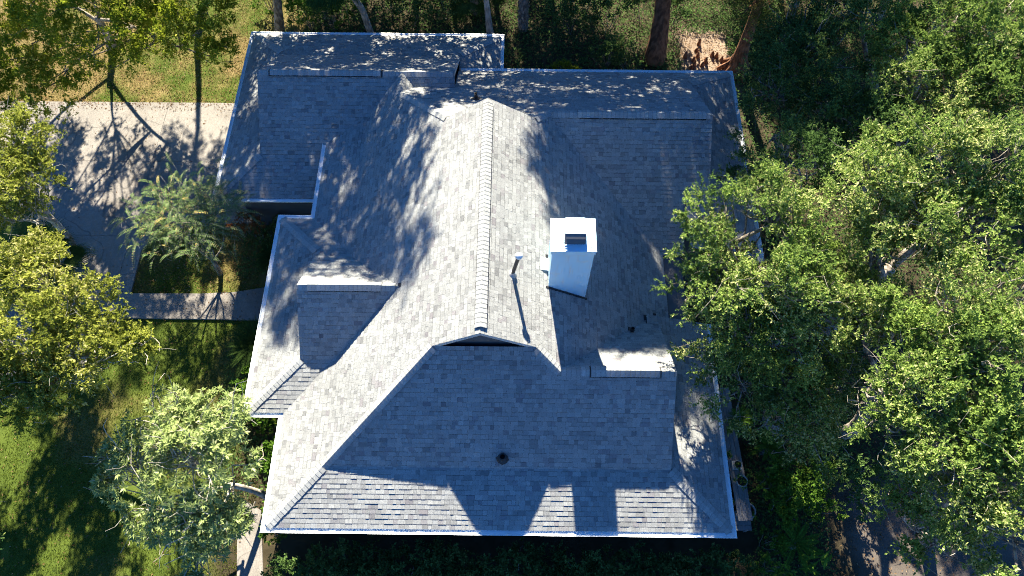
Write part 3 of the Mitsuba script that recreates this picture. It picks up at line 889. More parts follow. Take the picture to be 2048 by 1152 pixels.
NW = [at_sun(*a) for a in ((-10.3, 5.6, 25.2, 1.9), (-10.2, 8.2, 26, 1.9), (-7.6, 4.8, 25.0, 1.7), (-7.8, 7.6, 25.6, 2.1), (-5.2, 5.2, 24.8, 1.8), (-5.0, 8.2, 25.4, 1.9), (-9.2, 10.4, 26.2, 1.6), (-6.6, 10.4, 25.8, 1.8), (-5.9, 12.2, 26, 1.25), (-8.3, 12.3, 26.4, 1.0), (-4.4, 11.2, 25.4, 0.9), (-11.2, 3.9, 24.6, 1.0), (-4.6, 13.5, 26, 0.7), (-8.8, 3.5, 24.6, 1.2), (-6.5, 3.3, 24.6, 1.1), (-4.3, 3.5, 24.6, 1.1), (-10.6, 3.0, 24.4, 0.8))]
tree('oak_tree', 'tall oak behind the garage, only its dark leaning trunk in view', 'tree', NW, (-10.6, 24.3, 0), (-9.6, 25.2, 6.5), 0.17, 'dark_leaf', 'oak_bark', 121, per_m2=5.2, gap=0.29, **NB)
NM = [at_sun(*a) for a in ((-2.9, 4.8, 24.6, 1.6), (-2.7, 7.4, 25, 1.6), (-0.9, 5.6, 25.4, 1.7), (-0.6, 8.4, 25.8, 1.6), (-3.4, 9.0, 25, 1.0), (-1.6, 10.0, 25.4, 0.6), (-2.3, 3.3, 24.6, 1.1), (-0.2, 3.4, 24.8, 1.1))]
tree('oak_tree', 'slender pale trunk rising behind the right end of the garage roof', 'tree', NM, (-1.16, 24.2, 0), (-1.5, 25.0, 6.2), 0.13, 'dark_leaf', 'pale_bark', 122, per_m2=4.2, gap=0.33, bend=0.05, **NB)
NE = [at_sun(*a) for a in ((1.4, 5.4, 25, 1.7), (4.0, 5.0, 25.4, 1.8), (6.6, 5.2, 26, 1.9), (1.6, 8.2, 25.2, 1.9), (4.4, 8.2, 25.6, 2.0), (7.2, 8.4, 26, 2.0), (1.3, 11.0, 25.0, 1.7), (3.4, 11.6, 25.6, 1.9), (6.2, 11.6, 26, 2.0), (0.9, 13.2, 25.2, 1.2), (2.6, 13.9, 25.4, 1.2), (4.8, 14.0, 25.8, 1.3), (9.4, 10.4, 26, 2.0), (9.2, 7.0, 26, 1.8), (11.6, 9.0, 26, 1.8), (2.2, 3.5, 24.8, 1.1), (4.6, 3.4, 25, 1.1), (0.5, 12.2, 25.2, 0.95), (0.9, 10.2, 25.2, 1.2), (1.6, 12.4, 25.4, 1.2), (1.35, 14.3, 25.4, 0.85), (2.5, 13.2, 25.6, 1.0), (0.85, 14.6, 25.4, 0.6), (0.7, 13.9, 25.2, 0.7))]
tree('oak_tree', 'massive dark trunk beside the clipped round bush behind the house', 'tree', NE, (6.05, 22.75, 0), (5.4, 24.6, 7.0), 0.36, 'dark_leaf', 'red_bark', 123, per_m2=6.6, gap=0.24, **NB)

# a wood out of view, added behind those trees to shade the ground
r = np.random.default_rng(131)
wood, C, L, cent = crown(r, [(x, y, z, rad) for x, y, z, rad in [(-9.5, 31, 5.5, 2.4), (-5.5, 32, 6.5, 2.6), (-1.5, 31.5, 6.0, 2.5), (1.6, 32, 6.5, 2.0), (11.5, 32, 7.0, 2.8), (15, 30, 7.5, 3.0), (-7.5, 29, 3.6, 1.8), (-3.2, 28.8, 3.4, 1.8), (1.2, 29, 3.4, 1.8),  (18, 27, 8, 2.8), (-14.3, 27.4, 7.9, 1.8), (-13.2, 27.8, 9.4, 1.0), (-15.2, 28.0, 10.2, 1.2), (10.5, 28.5, 3.6, 2.0), (13.5, 28, 4.2, 2.2), (16.5, 25.5, 5, 2.2), (20, 24, 6, 2.4), (12.5, 25.5, 4.6, 1.8)]],
                          per_m2=3.4, gap=0.28, seed=131, leaf=(0.17, 0.085), leaves=8, twigs=16, sub=(0.4, 0.8), twig_len=0.5, squash=0.95)
far = leaf_put('added_woods', wood, 'dark_leaf', None, label='dense dark wood with crowns out of view, added behind the back trees for shade', category='wood', kind='stuff')
put('trunks', trimesh.util.concatenate([tube(curve((c[0], c[1], -0.1), c, r, 0.03, 6), np.linspace(0.2, 0.08, 6), 7) for c in cent if c[0] > -12.5 or c[2] < 8]), 'oak_bark', smooth=True, parent=far, kind='stuff')

# ------------------------------------------------------------------ shrubs, palms and garden things
def rosettes(r, C, axis, n=9, leaf=(0.165, 0.05), spread=1.0, tone=0.55):
    """Whorls of long leaves at the points C, opening round the given axes."""
    k = len(C)
    a = unit(axis)
    e1 = unit(np.cross(a, rand_dirs(r, k)))
    e2 = np.cross(a, e1)
    idx = np.repeat(np.arange(k), n)
    ang = np.tile(np.arange(n) * 2.4, k) + np.repeat(r.random(k) * 6.28, n) + r.normal(0, 0.2, k * n)
    rad = e1[idx] * np.cos(ang)[:, None] + e2[idx] * np.sin(ang)[:, None]
    lift = r.uniform(0.15, 0.9, k * n)[:, None]
    d = unit(rad * spread + a[idx] * lift)
    nrm = unit(a[idx] - d * np.sum(a[idx] * d, 1, keepdims=True))
    ll = leaf[0] * r.uniform(0.7, 1.2, k * n)
    v, f = leaf_quads(C[idx] + rad * 0.01, d, nrm, ll, ll * leaf[1] / leaf[0], fold=0.18)
    return v, f, np.repeat(tone + r.normal(0, 0.18, k * n) + np.repeat(r.normal(0, 0.08, k), n), 4), np.repeat(r.random(k * n) * 0.95, 4)


MAG = [(-9.75, 5.30, 3.8, 1.19), (-8.41, 5.32, 3.8, 1.12), (-10.40, 4.24, 3.5, 1.18), (-8.70, 4.11, 4.2, 1.27), (-7.96, 4.36, 3.4, 0.91), (-9.53, 3.22, 3.2, 1.10), (-8.30, 2.87, 3.0, 1.03), (-8.61, 2.03, 2.3, 0.70), (-7.61, 3.06, 2.7, 0.55), (-11.05, 4.02, 3.2, 0.70), (-8.9, 1.4, 2.1, 0.55)]
r = np.random.default_rng(201)
t = thing('rosette_tree', 'pale green tree with long leaf rosettes and white limbs by the front left roof corner', 'tree')
C, Lx = [], []
for i, (x, y, z, rad) in enumerate(MAG):
    n = int(380 * rad * rad)
    d = rand_dirs(r, n)
    d[:, 2] = np.where(d[:, 2] < -0.15, -d[:, 2], d[:, 2])
    C.append(V3(x, y, z) + d * np.array([rad, rad, rad * 0.6]) * (r.random(n) ** 0.3)[:, None])
    Lx += [i] * n
C, Lx = np.vstack(C), np.array(Lx)
keep = meshkit.fbm(C * 1.7, 3, 5) > 0.485
C, Lx = C[keep], Lx[keep]
cent = np.array([m[:3] for m in MAG])
axis = unit(C - cent[Lx]) * 0.7 + UP * 0.6 + rand_dirs(r, len(C)) * 0.3
leaf_put('crown', [rosettes(r, C, axis)], 'pale_leaf', t)
put('trunk', skeleton(r, (-7.75, 4.0, 0), (-8.5, 4.05, 1.9), cent - UP * 0.2, C, Lx, 0.11, branches=150, twig_r=0.014, limb_r=0.05), 'pale_bark', smooth=True, parent=t)

# crepe myrtle: arching shoots with paired leaves
CREPE = [(-11.93, 13.22, 2.9, 0.85), (-10.68, 13.14, 3.1, 0.9), (-11.33, 12.34, 2.9, 0.9), (-10.36, 12.35, 2.8, 0.7), (-12.29, 12.60, 2.6, 0.7), (-10.11, 13.18, 2.9, 0.6)]
r = np.random.default_rng(202)
t = thing('crepe_myrtle', 'small tree with arching fern like shoots on a thin trunk beside the drive', 'tree')
parts, stems = [], []
heart = V3(-11.2, 12.75, 2.1)
for x, y, z, rad in CREPE:
    for _ in range(int(150 * rad)):
        p = V3(x, y, z) + r.normal(size=3) * np.array([rad, rad, rad * 0.55]) * 0.62
        out = unit(unit(p - heart) + r.normal(size=3) * 0.9)
        out[2] = out[2] * 0.6 + 0.25
        L = r.uniform(0.35, 0.8)
        k = int(L / 0.05)
        s = (np.arange(k) + 1) / k
        pts = p + out * (L * s)[:, None] - UP * (0.55 * L * s * s)[:, None]
        tg = unit(np.gradient(pts, axis=0))
        side = unit(np.cross(tg, UP + r.normal(size=3) * 0.25))
        nr = unit(np.cross(side, tg))
        taper = np.sin(np.pi * np.clip(s * 0.8 + 0.15, 0, 1)) * 0.5 + 0.55
        tn0, h0 = r.normal(0.5, 0.12), r.random() * 0.9
        for sg in (-1, 1):
            d = unit(side * sg + tg * 0.25 + nr * 0.1)
            v, f = leaf_quads(pts, d, nr, 0.066 * taper, 0.030 * taper, fold=0.1)
            parts.append((v, f, np.repeat(tn0 + r.normal(0, 0.15, k), 4), np.repeat(np.clip(h0 + 0.25 * s + r.normal(0, 0.1, k), 0, 1), 4)))
        stems.append(tube(np.vstack([p - out * 0.15, pts[::4]]), 0.006, 4, cap=False))
leaf_put('crown', parts, 'myrtle_leaf', t)
put('shoot', trimesh.util.concatenate(stems), 'oak_bark', smooth=True, parent=t, kind='stuff')
stems = []
cp = np.array([c[:3] for c in CREPE])
for g in cp:
    stems.append(tube(curve((-10.93, 12.2, 0.75), g - UP * 0.3, r, 0.07, 8, sag=0.06), np.linspace(0.035, 0.012, 8), 6))
    for _ in range(5):
        stems.append(tube(curve(g - UP * 0.4, g + r.normal(size=3) * 0.5, r, 0.1, 5), np.linspace(0.014, 0.006, 5), 4, cap=False))
stems.append(tube([(-10.92, 12.05, -0.1), (-10.9, 12.08, 0.3), (-10.93, 12.2, 0.8)], [0.075, 0.06, 0.052], 8))
stems.append(tube([(-10.86, 12.1, -0.1), (-10.84, 12.16, 0.5), (-11.0, 12.5, 1.4)], [0.05, 0.045, 0.04], 8))
put('trunk', trimesh.util.concatenate(stems), 'oak_bark', smooth=True, parent=t)


def shrub(name, label, lobes, leafmat, seed, leaf, per_m2=14, twigs=9, leaves=8, group=None, **kw):
    r = np.random.default_rng(seed)
    t = thing(name, label, 'shrub' if name != 'hedge' else 'hedge', group)
    parts, C, L, cent = crown(r, lobes, per_m2=per_m2, sub=(0.12, 0.26), twigs=twigs, leaves=leaves, leaf=leaf, twig_len=0.14, seed=seed, **kw)
    leaf_put('foliage', parts, leafmat, t)
    ms = []
    for i in r.permutation(len(C))[:24]:
        b = V3(cent[L[i]][0], cent[L[i]][1], -0.05)
        ms.append(tube(curve(b + r.normal(size=3) * [0.08, 0.08, 0], C[i], r, 0.08, 5), np.linspace(0.014, 0.005, 5), 4, cap=False))
    put('stem', trimesh.util.concatenate(ms), 'oak_bark', smooth=True, parent=t, kind='stuff')


shrub('hedge', 'long dark evergreen hedge along the foot of the front wall', [(x, 1.75 + 0.12 * math.sin(x * 2.1), 0.6, 0.8, 0.6) for x in np.arange(-6.6, 7.3, 0.7)], 'dark_leaf', 301, (0.085, 0.046), per_m2=14, tone=0.6, gap=0.15)
shrub('shrub', 'yellow green shrub at the right end of the front hedge', [(7.75, 1.9, 0.7, 0.55), (7.9, 2.7, 0.6, 0.45)], 'bright_leaf', 302, (0.08, 0.045), gap=0.3)
shrub('shrub', 'glossy bright shrub below the porch corner of the roof, nearest the spiky cycad', [(-8.45, 7.0, 0.8, 0.62), (-8.25, 6.35, 0.75, 0.6), (-8.75, 7.7, 0.6, 0.45)], 'bright_leaf', 303, (0.10, 0.055), gap=0.28)
shrub('shrub', 'bright shrub in the notch between the porch roof and the front left eave', [(-7.35, 5.55, 0.95, 0.55), (-7.5, 4.95, 0.85, 0.5), (-7.15, 5.1, 1.0, 0.4)], 'bright_leaf', 304, (0.10, 0.055), gap=0.28)
shrub('shrub', 'narrow leafy shrub under the front left gutter beside the white limbed tree', [(-7.2, 4.2, 0.9, 0.4), (-7.2, 3.5, 0.9, 0.38), (-7.25, 2.85, 0.8, 0.36)], 'bright_leaf', 305, (0.09, 0.05), gap=0.3)
shrub('shrub', 'reddish bronze shrub below the garage gutter', [(-9.95, 13.75, 0.9, 0.42), (-9.6, 13.55, 0.95, 0.36), (-10.3, 13.6, 0.7, 0.3)], 'red_leaf', 306, (0.07, 0.04), gap=0.3)
shrub('shrub', 'dark shrub filling the corner between the garage wall and the porch', [(-9.0, 13.3, 0.6, 0.6), (-8.4, 13.0, 0.6, 0.55), (-8.6, 13.7, 0.6, 0.5)], 'dark_leaf', 307, (0.08, 0.045), gap=0.3, tone=0.3)
shrub('shrub', 'clipped round shrub behind the rear wing, its top speckled with light', [(3.95, 22.45, 0.75, 0.85, 0.75), (4.7, 22.35, 0.65, 0.7, 0.65)], 'dark_leaf', 308, (0.065, 0.036), per_m2=16, gap=0.2, tone=0.6)
shrub('shrub', 'low lime yellow shrub just behind the rear gutter', [(2.05, 21.75, 0.4, 0.5, 0.35), (2.45, 21.7, 0.35, 0.4, 0.3)], 'lime_leaf', 309, (0.06, 0.035), per_m2=18, gap=0.2)
shrub('shrub', 'bright green bush behind the left half of the garage roof', [(-9.1, 24.4, 1.1, 1.0), (-8.2, 24.6, 1.0, 0.9), (-7.6, 25.2, 1.2, 0.9)], 'bright_leaf', 310, (0.10, 0.055), per_m2=8, gap=0.3)
shrub('shrub', 'green bush at the top edge left of the leaning dark trunk', [(-11.2, 25.6, 0.9, 0.8), (-10.2, 25.9, 1.0, 0.8)], 'bright_leaf', 311, (0.10, 0.055), per_m2=8, gap=0.3)
shrub('shrub', 'dark bush at the top edge between the two pale trunks', [(-4.6, 24.8, 0.9, 0.9), (-3.2, 25.2, 1.0, 0.9), (-5.6, 25.4, 0.9, 0.8)], 'dark_leaf', 312, (0.10, 0.055), per_m2=7, gap=0.32, tone=0.5)
shrub('shrub', 'wide dark bush overhanging the clipped round shrub at the top edge', [(2.4, 24.4, 1.5, 1.2), (4.1, 24.5, 1.8, 1.2), (5.6, 25.2, 2.2, 1.2), (7.0, 24.9, 1.7, 0.9), (3.2, 25.6, 2.2, 1.2)], 'dark_leaf', 313, (0.10, 0.055), per_m2=10, gap=0.3, tone=0.65)
shrub('shrub', 'young leafy bush right of the potted plants, its left side brightly lit', [(7.95, 4.6, 1.5, 0.6), (8.4, 4.2, 1.8, 0.75), (9.0, 4.5, 1.6, 0.8), (8.0, 3.6, 1.2, 0.55), (8.7, 3.6, 1.2, 0.6), (9.4, 3.9, 1.2, 0.6)], 'bright_leaf', 314, (0.09, 0.05), per_m2=10, gap=0.33, tone=0.45)
shrub('shrub', 'dim green undergrowth at the edge of the bare pale soil', [(10.2, 4.9, 1.0, 0.9), (10.9, 4.2, 0.8, 0.8), (9.9, 5.8, 0.9, 0.8), (11.4, 5.0, 0.8, 0.8)], 'dark_leaf', 315, (0.09, 0.05), per_m2=8, gap=0.34, tone=0.6)


# cycads, palms, ferns: fronds with leaflets, or fans
def frond(r, p, d, L, droop, n, leaf, width, tone, vee=0.35):
    s = (np.arange(n) + 1.0) / n
    pts = p + d * (L * s)[:, None] - UP * (droop * L * s * s)[:, None]
    tg = unit(np.gradient(pts, axis=0))
    side = unit(np.cross(tg, UP))
    nr = np.cross(side, tg)
    w = np.sin(np.pi * np.clip(0.12 + 0.85 * s, 0, 1)) ** 0.7
    out = []
    for sg in (-1, 1):
        v, f = leaf_quads(pts, unit(side * sg + tg * 0.55 + nr * vee), nr, leaf * w, np.maximum(width * w, 0.004), fold=0.1)
        out.append((v, f, np.repeat(tone + r.normal(0, 0.12, n), 4), np.repeat(r.random(n) * 0.85, 4)))
    return out, tube(pts[::max(1, n // 8)], np.linspace(0.012, 0.004, len(pts[::max(1, n // 8)])), 4, cap=False)


def cycad(name, label, category, at_, n, L, seed, leaf=0.17, width=0.016, droop=0.45, tone=0.45, group=None, matname='palm_leaf', lift=(0.15, 1.1), trunk=0.25, leaflets=46):
    r = np.random.default_rng(seed)
    t = thing(name, label, category, group)
    parts, ribs = [], []
    for i in range(n):
        a = i * 2.39996 + r.normal(0, 0.1)
        up = lift[0] + (lift[1] - lift[0]) * (1 - i / n)
        d = unit(V3(math.cos(a), math.sin(a), up))
        fp, rib = frond(r, V3(*at_), d, L * r.uniform(0.8, 1.1), droop, leaflets, leaf, width, tone)
        parts += fp
        ribs.append(rib)
    leaf_put('frond', parts, matname, t, kind='stuff')
    put('frond_rib', trimesh.util.concatenate(ribs), matname, smooth=True, parent=t, uv=None, kind='stuff')
    put('trunk', tube([(at_[0], at_[1], -0.05), (at_[0], at_[1], at_[2] * 0.6), at_], [0.16, 0.15, 0.1], 10), 'palm_bark', smooth=True, parent=t)


cycad('cycad', 'big spiky cycad below the walkway against the porch gutter', 'cycad', (-8.85, 9.0, 0.55), 46, 1.35, 401)
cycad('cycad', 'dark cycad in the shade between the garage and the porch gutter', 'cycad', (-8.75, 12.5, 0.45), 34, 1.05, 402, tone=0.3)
cycad('fern', 'feathery fern at the upper end of the plank ledge', 'fern', (7.45, 6.5, 0.9), 18, 0.6, 403, leaf=0.10, width=0.02, leaflets=30, matname='bright_leaf')
cycad('fern', 'long fronded fern nearest the bottom edge, right of the hedge', 'fern', (8.75, 2.75, 0.35), 14, 1.0, 404, leaf=0.12, width=0.026, leaflets=34, matname='bright_leaf', lift=(0.2, 0.9), tone=0.4)
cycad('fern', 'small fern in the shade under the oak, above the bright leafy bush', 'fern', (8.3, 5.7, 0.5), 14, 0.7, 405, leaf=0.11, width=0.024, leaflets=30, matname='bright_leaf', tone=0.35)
r = np.random.default_rng(410)
t = thing('ginger_plant', 'broad strap leaved plant at the bottom edge beside the bare soil', 'plant')
parts = []
for i in range(26):
    a, b = r.uniform(0, 6.28), V3(9.15, 2.2, 0.15) + r.normal(size=3) * [0.25, 0.2, 0.05]
    d = unit(V3(math.cos(a), math.sin(a), 0.7))
    v, f = leaf_quads((b + UP * r.uniform(0, 0.4))[None], d[None], unit(UP - d * d[2])[None], r.uniform(0.3, 0.55), 0.10, 0.15)
    parts.append((v, f, np.full(4, r.normal(0.5, 0.15)), np.full(4, r.random() * 0.9)))
leaf_put('blade', parts, 'bright_leaf', t, kind='stuff')


def fan_palm(name, label, trunk_pts, rad, seed, n=30, L=0.95, barkname='palm_bark', hang=0.5, boots=False):
    r = np.random.default_rng(seed)
    t = thing(name, label, 'palm tree')
    p = np.array(trunk_pts, float)
    k = np.linspace(0, 1, 14)
    i = np.linspace(0, 1, len(p))
    line = np.stack([np.interp(k, i, p[:, j]) for j in range(3)], 1)
    put('trunk', tube(line, np.linspace(rad * 1.15, rad * 0.9, 14), 14), barkname, smooth=True, parent=t)
    if boots:
        ms = []
        for a in range(110):
            z = a / 110
            c = np.stack([np.interp(z, k, line[:, j]) for j in range(3)])
            ang = a * 2.39996
            o = V3(math.cos(ang), math.sin(ang), 0)
            q = V3(-o[1], o[0], 0)
            b = c + o * rad * 0.98
            ms.append(trimesh.convex.convex_hull([b + q * 0.09, b - q * 0.09, b + UP * 0.02 + q * 0.09, b + UP * 0.16 + o * 0.10, b + UP * 0.19 + o * 0.09, b - UP * 0.03 - o * 0.02]))
        put('leaf_stub', trimesh.util.concatenate(ms), barkname, parent=t, kind='stuff')
    top, parts, stalks = line[-1], [], []
    for a in range(n):
        ang, el = a * 2.39996, r.uniform(-hang, 0.9)
        d = unit(V3(math.cos(ang), math.sin(ang), el))
        stem_l = r.uniform(0.7, 1.2)
        hub = top + d * stem_l - UP * 0.25 * stem_l
        stalks.append(tube([top, top + d * stem_l * 0.5 - UP * 0.05, hub], [0.02, 0.016, 0.012], 5, cap=False))
        s = unit(np.cross(d, UP))
        nn = np.cross(s, d)
        m = 30
        an = np.linspace(-1.9, 1.9, m)
        dd = unit(d * np.cos(an)[:, None] + s * np.sin(an)[:, None] - UP * 0.45)
        v, f = leaf_quads(np.repeat(hub[None], m, 0), dd, np.repeat(nn[None], m, 0), L * r.uniform(0.8, 1.0, m) * (0.75 + 0.25 * np.cos(an)), 0.05, 0.3)
        parts.append((v, f, np.repeat(r.normal(0.55, 0.15, m), 4), np.repeat(np.full(m, r.random() * 0.9), 4)))
    leaf_put('frond', parts, 'palm_leaf', t, kind='stuff')
    put('frond_stalk', trimesh.util.concatenate(stalks), 'palm_leaf', smooth=True, parent=t, kind='stuff')


fan_palm('palm_tree', 'fan palm with a smooth pale trunk behind the middle of the garage roof', [(-6.5, 24.2, 0), (-6.6, 24.1, 1.5), (-6.95, 23.7, 3.0), (-7.25, 23.3, 4.3)], 0.13, 421, barkname='pale_bark')
fan_palm('palm_tree', 'palm with a criss cross stubbed trunk at the top edge above the rear wing', [(0.3, 24.6, 0), (0.3, 24.7, 3.0), (0.35, 24.8, 5.8)], 0.20, 422, boots=True)
fan_palm('palm_tree', 'low fan palm at the top edge between the slender pale trunk and the stubbed palm', [(-1.9, 25.6, 0), (-1.9, 25.6, 1.4)], 0.18, 423, n=22, L=0.8)
fan_palm('palm_tree', 'low fan palm under the left edge tree beside the drive', [(-17.4, 12.0, 0), (-17.2, 12.1, 1.2)], 0.16, 424, n=20, L=0.9)

# bald cypress with its knees
r = np.random.default_rng(430)
t = thing('cypress_tree', 'feathery yellow green cypress with a flared brown base behind the rear right corner', 'tree')
CYP = [(8.2, 20.6, 4.6, 0.9), (8.6, 21.6, 5.4, 1.0), (9.3, 20.4, 5.0, 0.9), (9.4, 22.2, 6.6, 1.2), (8.0, 22.4, 4.6, 0.9), (10.3, 21.2, 5.8, 1.0), (9.2, 23.2, 8.2, 1.2)]
parts, C, L, cent = crown(r, CYP, per_m2=7, sub=(0.2, 0.5), twigs=14, leaves=14, leaf=(0.09, 0.016), twig_len=0.5, up=0.0, gap=0.34, seed=430)
leaf_put('crown', parts, 'feather_leaf', t)
z = np.array([-0.1, 0.15, 0.4, 0.8, 1.4, 2.4, 4.5, 8.5])
rad = np.array([0.62, 0.52, 0.40, 0.31, 0.25, 0.21, 0.18, 0.10])
ms = [tube(np.column_stack([9.55 - 0.02 * z, 22.3 + 0.03 * z, z]), rad, 14)]
for a in range(9):
    an = a * 0.7 + 0.2
    o = V3(math.cos(an), math.sin(an), 0)
    ms.append(tube([V3(9.55, 22.3, 1.0) + o * 0.2, V3(9.55, 22.3, 0.4) + o * 0.36, V3(9.55, 22.3, -0.05) + o * 0.75], [0.05, 0.09, 0.10], 7))
for c in cent:
    ms.append(tube(curve((9.5, 22.4, c[2] - 0.4), c, r, 0.06, 6), np.linspace(0.06, 0.015, 6), 6))
put('trunk', trimesh.util.concatenate(ms), 'red_bark', smooth=True, parent=t)
for i in range(16):
    x, y = r.uniform(7.4, 9.1), r.uniform(21.9, 24.0)
    h_ = r.uniform(0.12, 0.34)
    m = lathe([(0.10, -0.05), (0.085, 0.03), (0.05, h_ * 0.6), (0.035, h_ * 0.92), (0, h_)], (x, y, 0), 9)
    m.vertices += (meshkit.noise(m.vertices * 14, 9)[:, None] - 0.5) * 0.04
    k_ = put('cypress_knee', m, 'red_bark', smooth=True)
    labels[k_] = {'label': 'knobby brown cypress knee in the leaf litter behind the rear right corner', 'category': 'cypress knee', 'group': 'cypress knees in the leaf litter'}

# plank ledge with pots at the right wall
def plank_colour(p, n, uv):
    g = fbm(p.x * 30, p.y * 2.2, p.z * 30, 3)
    return mix((0.15, 0.15, 0.155), (0.30, 0.30, 0.30), g)


mat('plank_mat', base_color=mikit.proc(plank_colour), roughness=0.85)
mat('terracotta', base_color=rgb(0.46, 0.26, 0.17), roughness=0.8)
mat('pot_grey', base_color=rgb(0.46, 0.43, 0.39), roughness=0.7)
mat('pot_white', base_color=rgb(0.62, 0.62, 0.60), roughness=0.5)
mat('pot_soil', base_color=rgb(0.035, 0.026, 0.02), roughness=1.0)
t = thing('plank_ledge', 'weathered grey plank ledge carrying potted plants outside the right wall', 'bench')
LA, LB = V3(6.98, 7.6, 0.74), V3(7.2, 3.35, 0.74)
ld = unit(LB - LA)
ln = V3(-ld[1], ld[0], 0)
for o in (-0.15, 0.0, 0.15):
    put('plank', beam(LA + ln * o, LB + ln * o, 0.14, 0.04), 'plank_mat', parent=t)
for s in np.linspace(0.05, 0.95, 4):
    c = LA + (LB - LA) * s
    for o in (-0.17, 0.17):
        put('post', beam((c + ln * o) * [1, 1, 0] - UP * 0.05, (c + ln * o) * [1, 1, 0] + UP * 0.72, 0.07, 0.07, up=(0, 1, 0)), 'plank_mat', parent=t)
    put('crosspiece', beam(c - ln * 0.24 + UP * -0.06, c + ln * 0.24 + UP * -0.06, 0.06, 0.08), 'plank_mat', parent=t)
t2 = thing('step_platform', 'pale weathered plank step at the lower end of the plank ledge', 'step')
for i in range(4):
    put('plank', beam((6.2, 3.62 - i * 0.15, 0.42), (7.45, 3.62 - i * 0.15, 0.42), 0.14, 0.04, ), 'plank_mat', parent=t2)
for x in (6.3, 7.35):
    put('post', box((x - 0.04, 3.12, -0.05), (x + 0.04, 3.66, 0.398)), 'plank_mat', parent=t2)


def pot(at_, rt, h_, matname, label, plant=None, square=False, saucer=None, seed=0):
    r = np.random.default_rng(500 + seed)
    x, y, z = at_
    t = thing('plant_pot', label, 'plant pot')
    rb = rt * 0.72
    put('vessel', lathe([(0, 0), (rb, 0), (rt * 0.97, h_ * 0.82), (rt * 1.06, h_ * 0.83), (rt * 1.06, h_), (rt * 0.9, h_), (rt * 0.86, h_ * 0.8), (0, h_ * 0.8)], at_, 28), matname, smooth=35, parent=t)
    put('soil', lathe([(0, 0), (rt * 0.88, 0), (0, 0.02)], (x, y, z + h_ * 0.86), 20), 'pot_soil', parent=t)
    if square:
        s = rt * 1.15
        m = trimesh.util.concatenate([box((x - s, y - s, z - 0.005), (x + s, y + s, z + 0.012)), box((x - s, y - s, z + 0.012), (x - s + 0.02, y + s, z + 0.035)), box((x + s - 0.02, y - s, z + 0.012), (x + s, y + s, z + 0.035)),
                                     box((x - s + 0.02, y - s, z + 0.012), (x + s - 0.02, y - s + 0.02, z + 0.035)), box((x - s + 0.02, y + s - 0.02, z + 0.012), (x + s - 0.02, y + s, z + 0.035))])
        put('saucer', m, saucer or matname, parent=t)
    if plant:
        C = V3(x, y, z + h_) + r.normal(size=(plant, 3)) * [rt * 0.6, rt * 0.6, 0.05] + UP * 0.05
        leaf_put('plant', [rosettes(r, C, UP + r.normal(size=(plant, 3)) * 0.5, 6, (0.11, 0.04))], 'bright_leaf', t, kind='stuff')


pot((6.84, 5.32, 0.75), 0.105, 0.20, 'terracotta', 'small terracotta pot on a square saucer, nearest the gutter', 5, True, seed=1)
pot((7.12, 5.02, 0.765), 0.12, 0.2, 'pot_grey', 'grey pot standing on a white square tray on the ledge', 4, True, 'pot_white', seed=2)
pot((7.17, 4.50, 0.76), 0.17, 0.24, 'pot_grey', 'wide round pot with a pale rim in the middle of the ledge', 7, seed=3)
pot((6.75, 3.95, 0.0), 0.26, 0.42, 'terracotta', 'largest pot, partly under the gutter beside the step', 14, seed=4)
pot((7.42, 3.7, 0.0), 0.24, 0.40, 'pot_grey', 'dark round pot at the lower end of the ledge beside the bush', 3, seed=5)
pot((6.42, 3.42, 0.44), 0.075, 0.14, 'pot_white', 'tiny white pot on the pale step under the gutter', 0, seed=6)
pot((7.0, 6.1, 0.76), 0.10, 0.16, 'pot_grey', 'small grey pot with a bright leafy plant at the upper part of the ledge', 9, seed=7)


# ------------------------------------------------------------------ grass, fallen leaves
def scatter(r, n, poly, avoid=()):
    x0, y0, x1, y1 = poly.bounds
    p = np.column_stack([r.uniform(x0, x1, n), r.uniform(y0, y1, n)])
    ok = shapely.contains_xy(poly, p[:, 0], p[:, 1])
    for a in avoid:
        ok &= ~shapely.contains_xy(a, p[:, 0], p[:, 1])
    return p[ok]


def ground_z(p):
    q = np.column_stack([p * 0.25, p[:, 0] * 0])
    return 0.06 * (meshkit.fbm(q, 3, 5) - 0.5) - 0.05


r = np.random.default_rng(600)
P = np.vstack([scatter(r, 30000, rect(-10.4, 21.3, 12, 28), [rect(7.2, 21.6, 9.3, 24.4)]), scatter(r, 14000, rect(9.4, 22, 26, 29)), scatter(r, 30000, rect(7.6, 5.2, 19, 26), [rect(7.2, 19, 9.3, 24.4)]), scatter(r, 2500, rect(7.6, 0.5, 9.9, 5.2)), scatter(r, 2500, rect(-10.0, 4, -6.2, 9.6)), scatter(r, 1500, rect(-10.2, 11.9, -6.6, 14.0))])
n = len(P)
P3 = np.column_stack([P, r.uniform(0.0, 0.28, n) * (0.4 + meshkit.noise(np.column_stack([P * 1.3, P[:, 0] * 0]), 4))])
d = unit(np.column_stack([r.normal(size=(n, 2)), r.uniform(-0.2, 0.8, n)]))
v, f = leaf_quads(P3, d, unit(UP + rand_dirs(r, n) * 0.5), r.uniform(0.08, 0.17, n), r.uniform(0.03, 0.06, n), 0.2)
leaf_put('ground_cover', [(v, f, np.repeat(r.normal(0.5, 0.2, n), 4), np.repeat(r.random(n) * 0.9, 4))], 'dark_leaf', None, label='low dark leafy growth covering the soil under the trees', category='ground cover', kind='stuff')
paved = unary_union([drive, walk, path])
r = np.random.default_rng(601)
lawn_poly = unary_union([rect(-19, -1.5, -8.2, 10.2), rect(-14.0, 11.2, -9.4, 14.0), rect(-26, 20.15, -10.6, 27)])
P = scatter(r, 420000, lawn_poly, [paved, gfoot.buffer(0.2)])
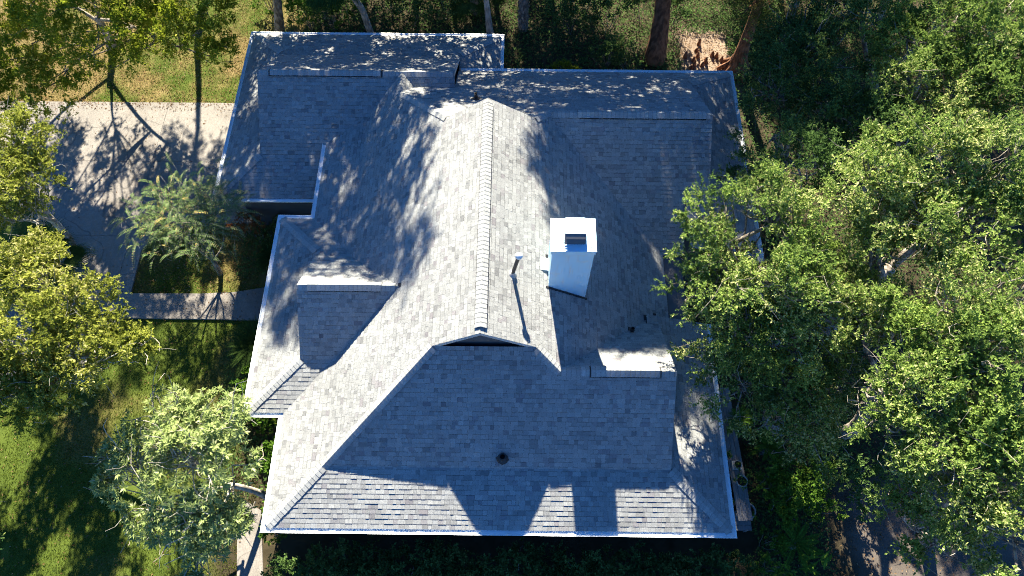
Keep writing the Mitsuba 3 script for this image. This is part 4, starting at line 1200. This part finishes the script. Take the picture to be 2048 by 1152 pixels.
dens = meshkit.fbm(np.column_stack([P * 1.4, P[:, 0] * 0]), 3, 8)
P = P[(dens > 0.22) & ((P[:, 1] < 19) | (r.random(len(P)) < 0.6))]
n = len(P)
north = P[:, 1] > 19
b = np.column_stack([P, ground_z(P)])
h_ = r.uniform(0.035, 0.085, n)
d = unit(np.column_stack([r.normal(size=(n, 2)) * 0.6, np.ones(n)]))
s = unit(np.cross(d, rand_dirs(r, n)))
v = np.stack([b - s * 0.008, b + s * 0.008, b + d * h_[:, None]], 1).reshape(-1, 3)
dry = np.clip(0.55 * meshkit.fbm(np.column_stack([P * 0.5, P[:, 0] * 0]), 3, 12) + 0.3 * r.random(n) + np.where(north | ((P[:, 1] > 11) & (P[:, 0] > -12.5)), 0.35, 0.0), 0, 1)
leaf_put('grass', [(v, np.arange(3 * n).reshape(-1, 3), np.repeat(r.normal(0.5, 0.2, n), 3), np.repeat(dry, 3))], 'grass_leaf', None, label='short patchy grass of the lawn and the dry strip beyond the drive', category='grass', kind='stuff')

P = np.vstack([scatter(r, 9000, rect(-26, 20.0, -10.6, 27)), scatter(r, 2200, rect(-10.5, 21.6, 11.5, 27)), scatter(r, 900, rect(7.0, 21.4, 9.6, 24.6)), scatter(r, 1600, drive), scatter(r, 1400, rect(-19, -1.5, -8.2, 10.2)), scatter(r, 900, rect(-14, 11.2, -9.4, 14)),
               scatter(r, 1500, rect(8, 1, 14, 8)), scatter(r, 700, rect(-26, 19.7, -10.6, 20.4)), scatter(r, 60, walk)])
n = len(P)
d = unit(np.column_stack([r.normal(size=(n, 2)), r.normal(size=n) * 0.25]))
zz = np.where(shapely.contains_xy(paved, P[:, 0], P[:, 1]), 0.045, ground_z(P) + 0.05)
v, f = leaf_quads(np.column_stack([P, zz]), d, unit(UP + rand_dirs(r, n) * 0.4), r.uniform(0.05, 0.10, n), 0.035, 0.3)
leaf_put('fallen_leaves', [(v, f, np.repeat(r.random(n), 4), np.repeat(r.random(n), 4))], 'dry_leaf', None, label='dry brown leaves scattered over the drive edge, grass and soil', category='leaves', kind='stuff')
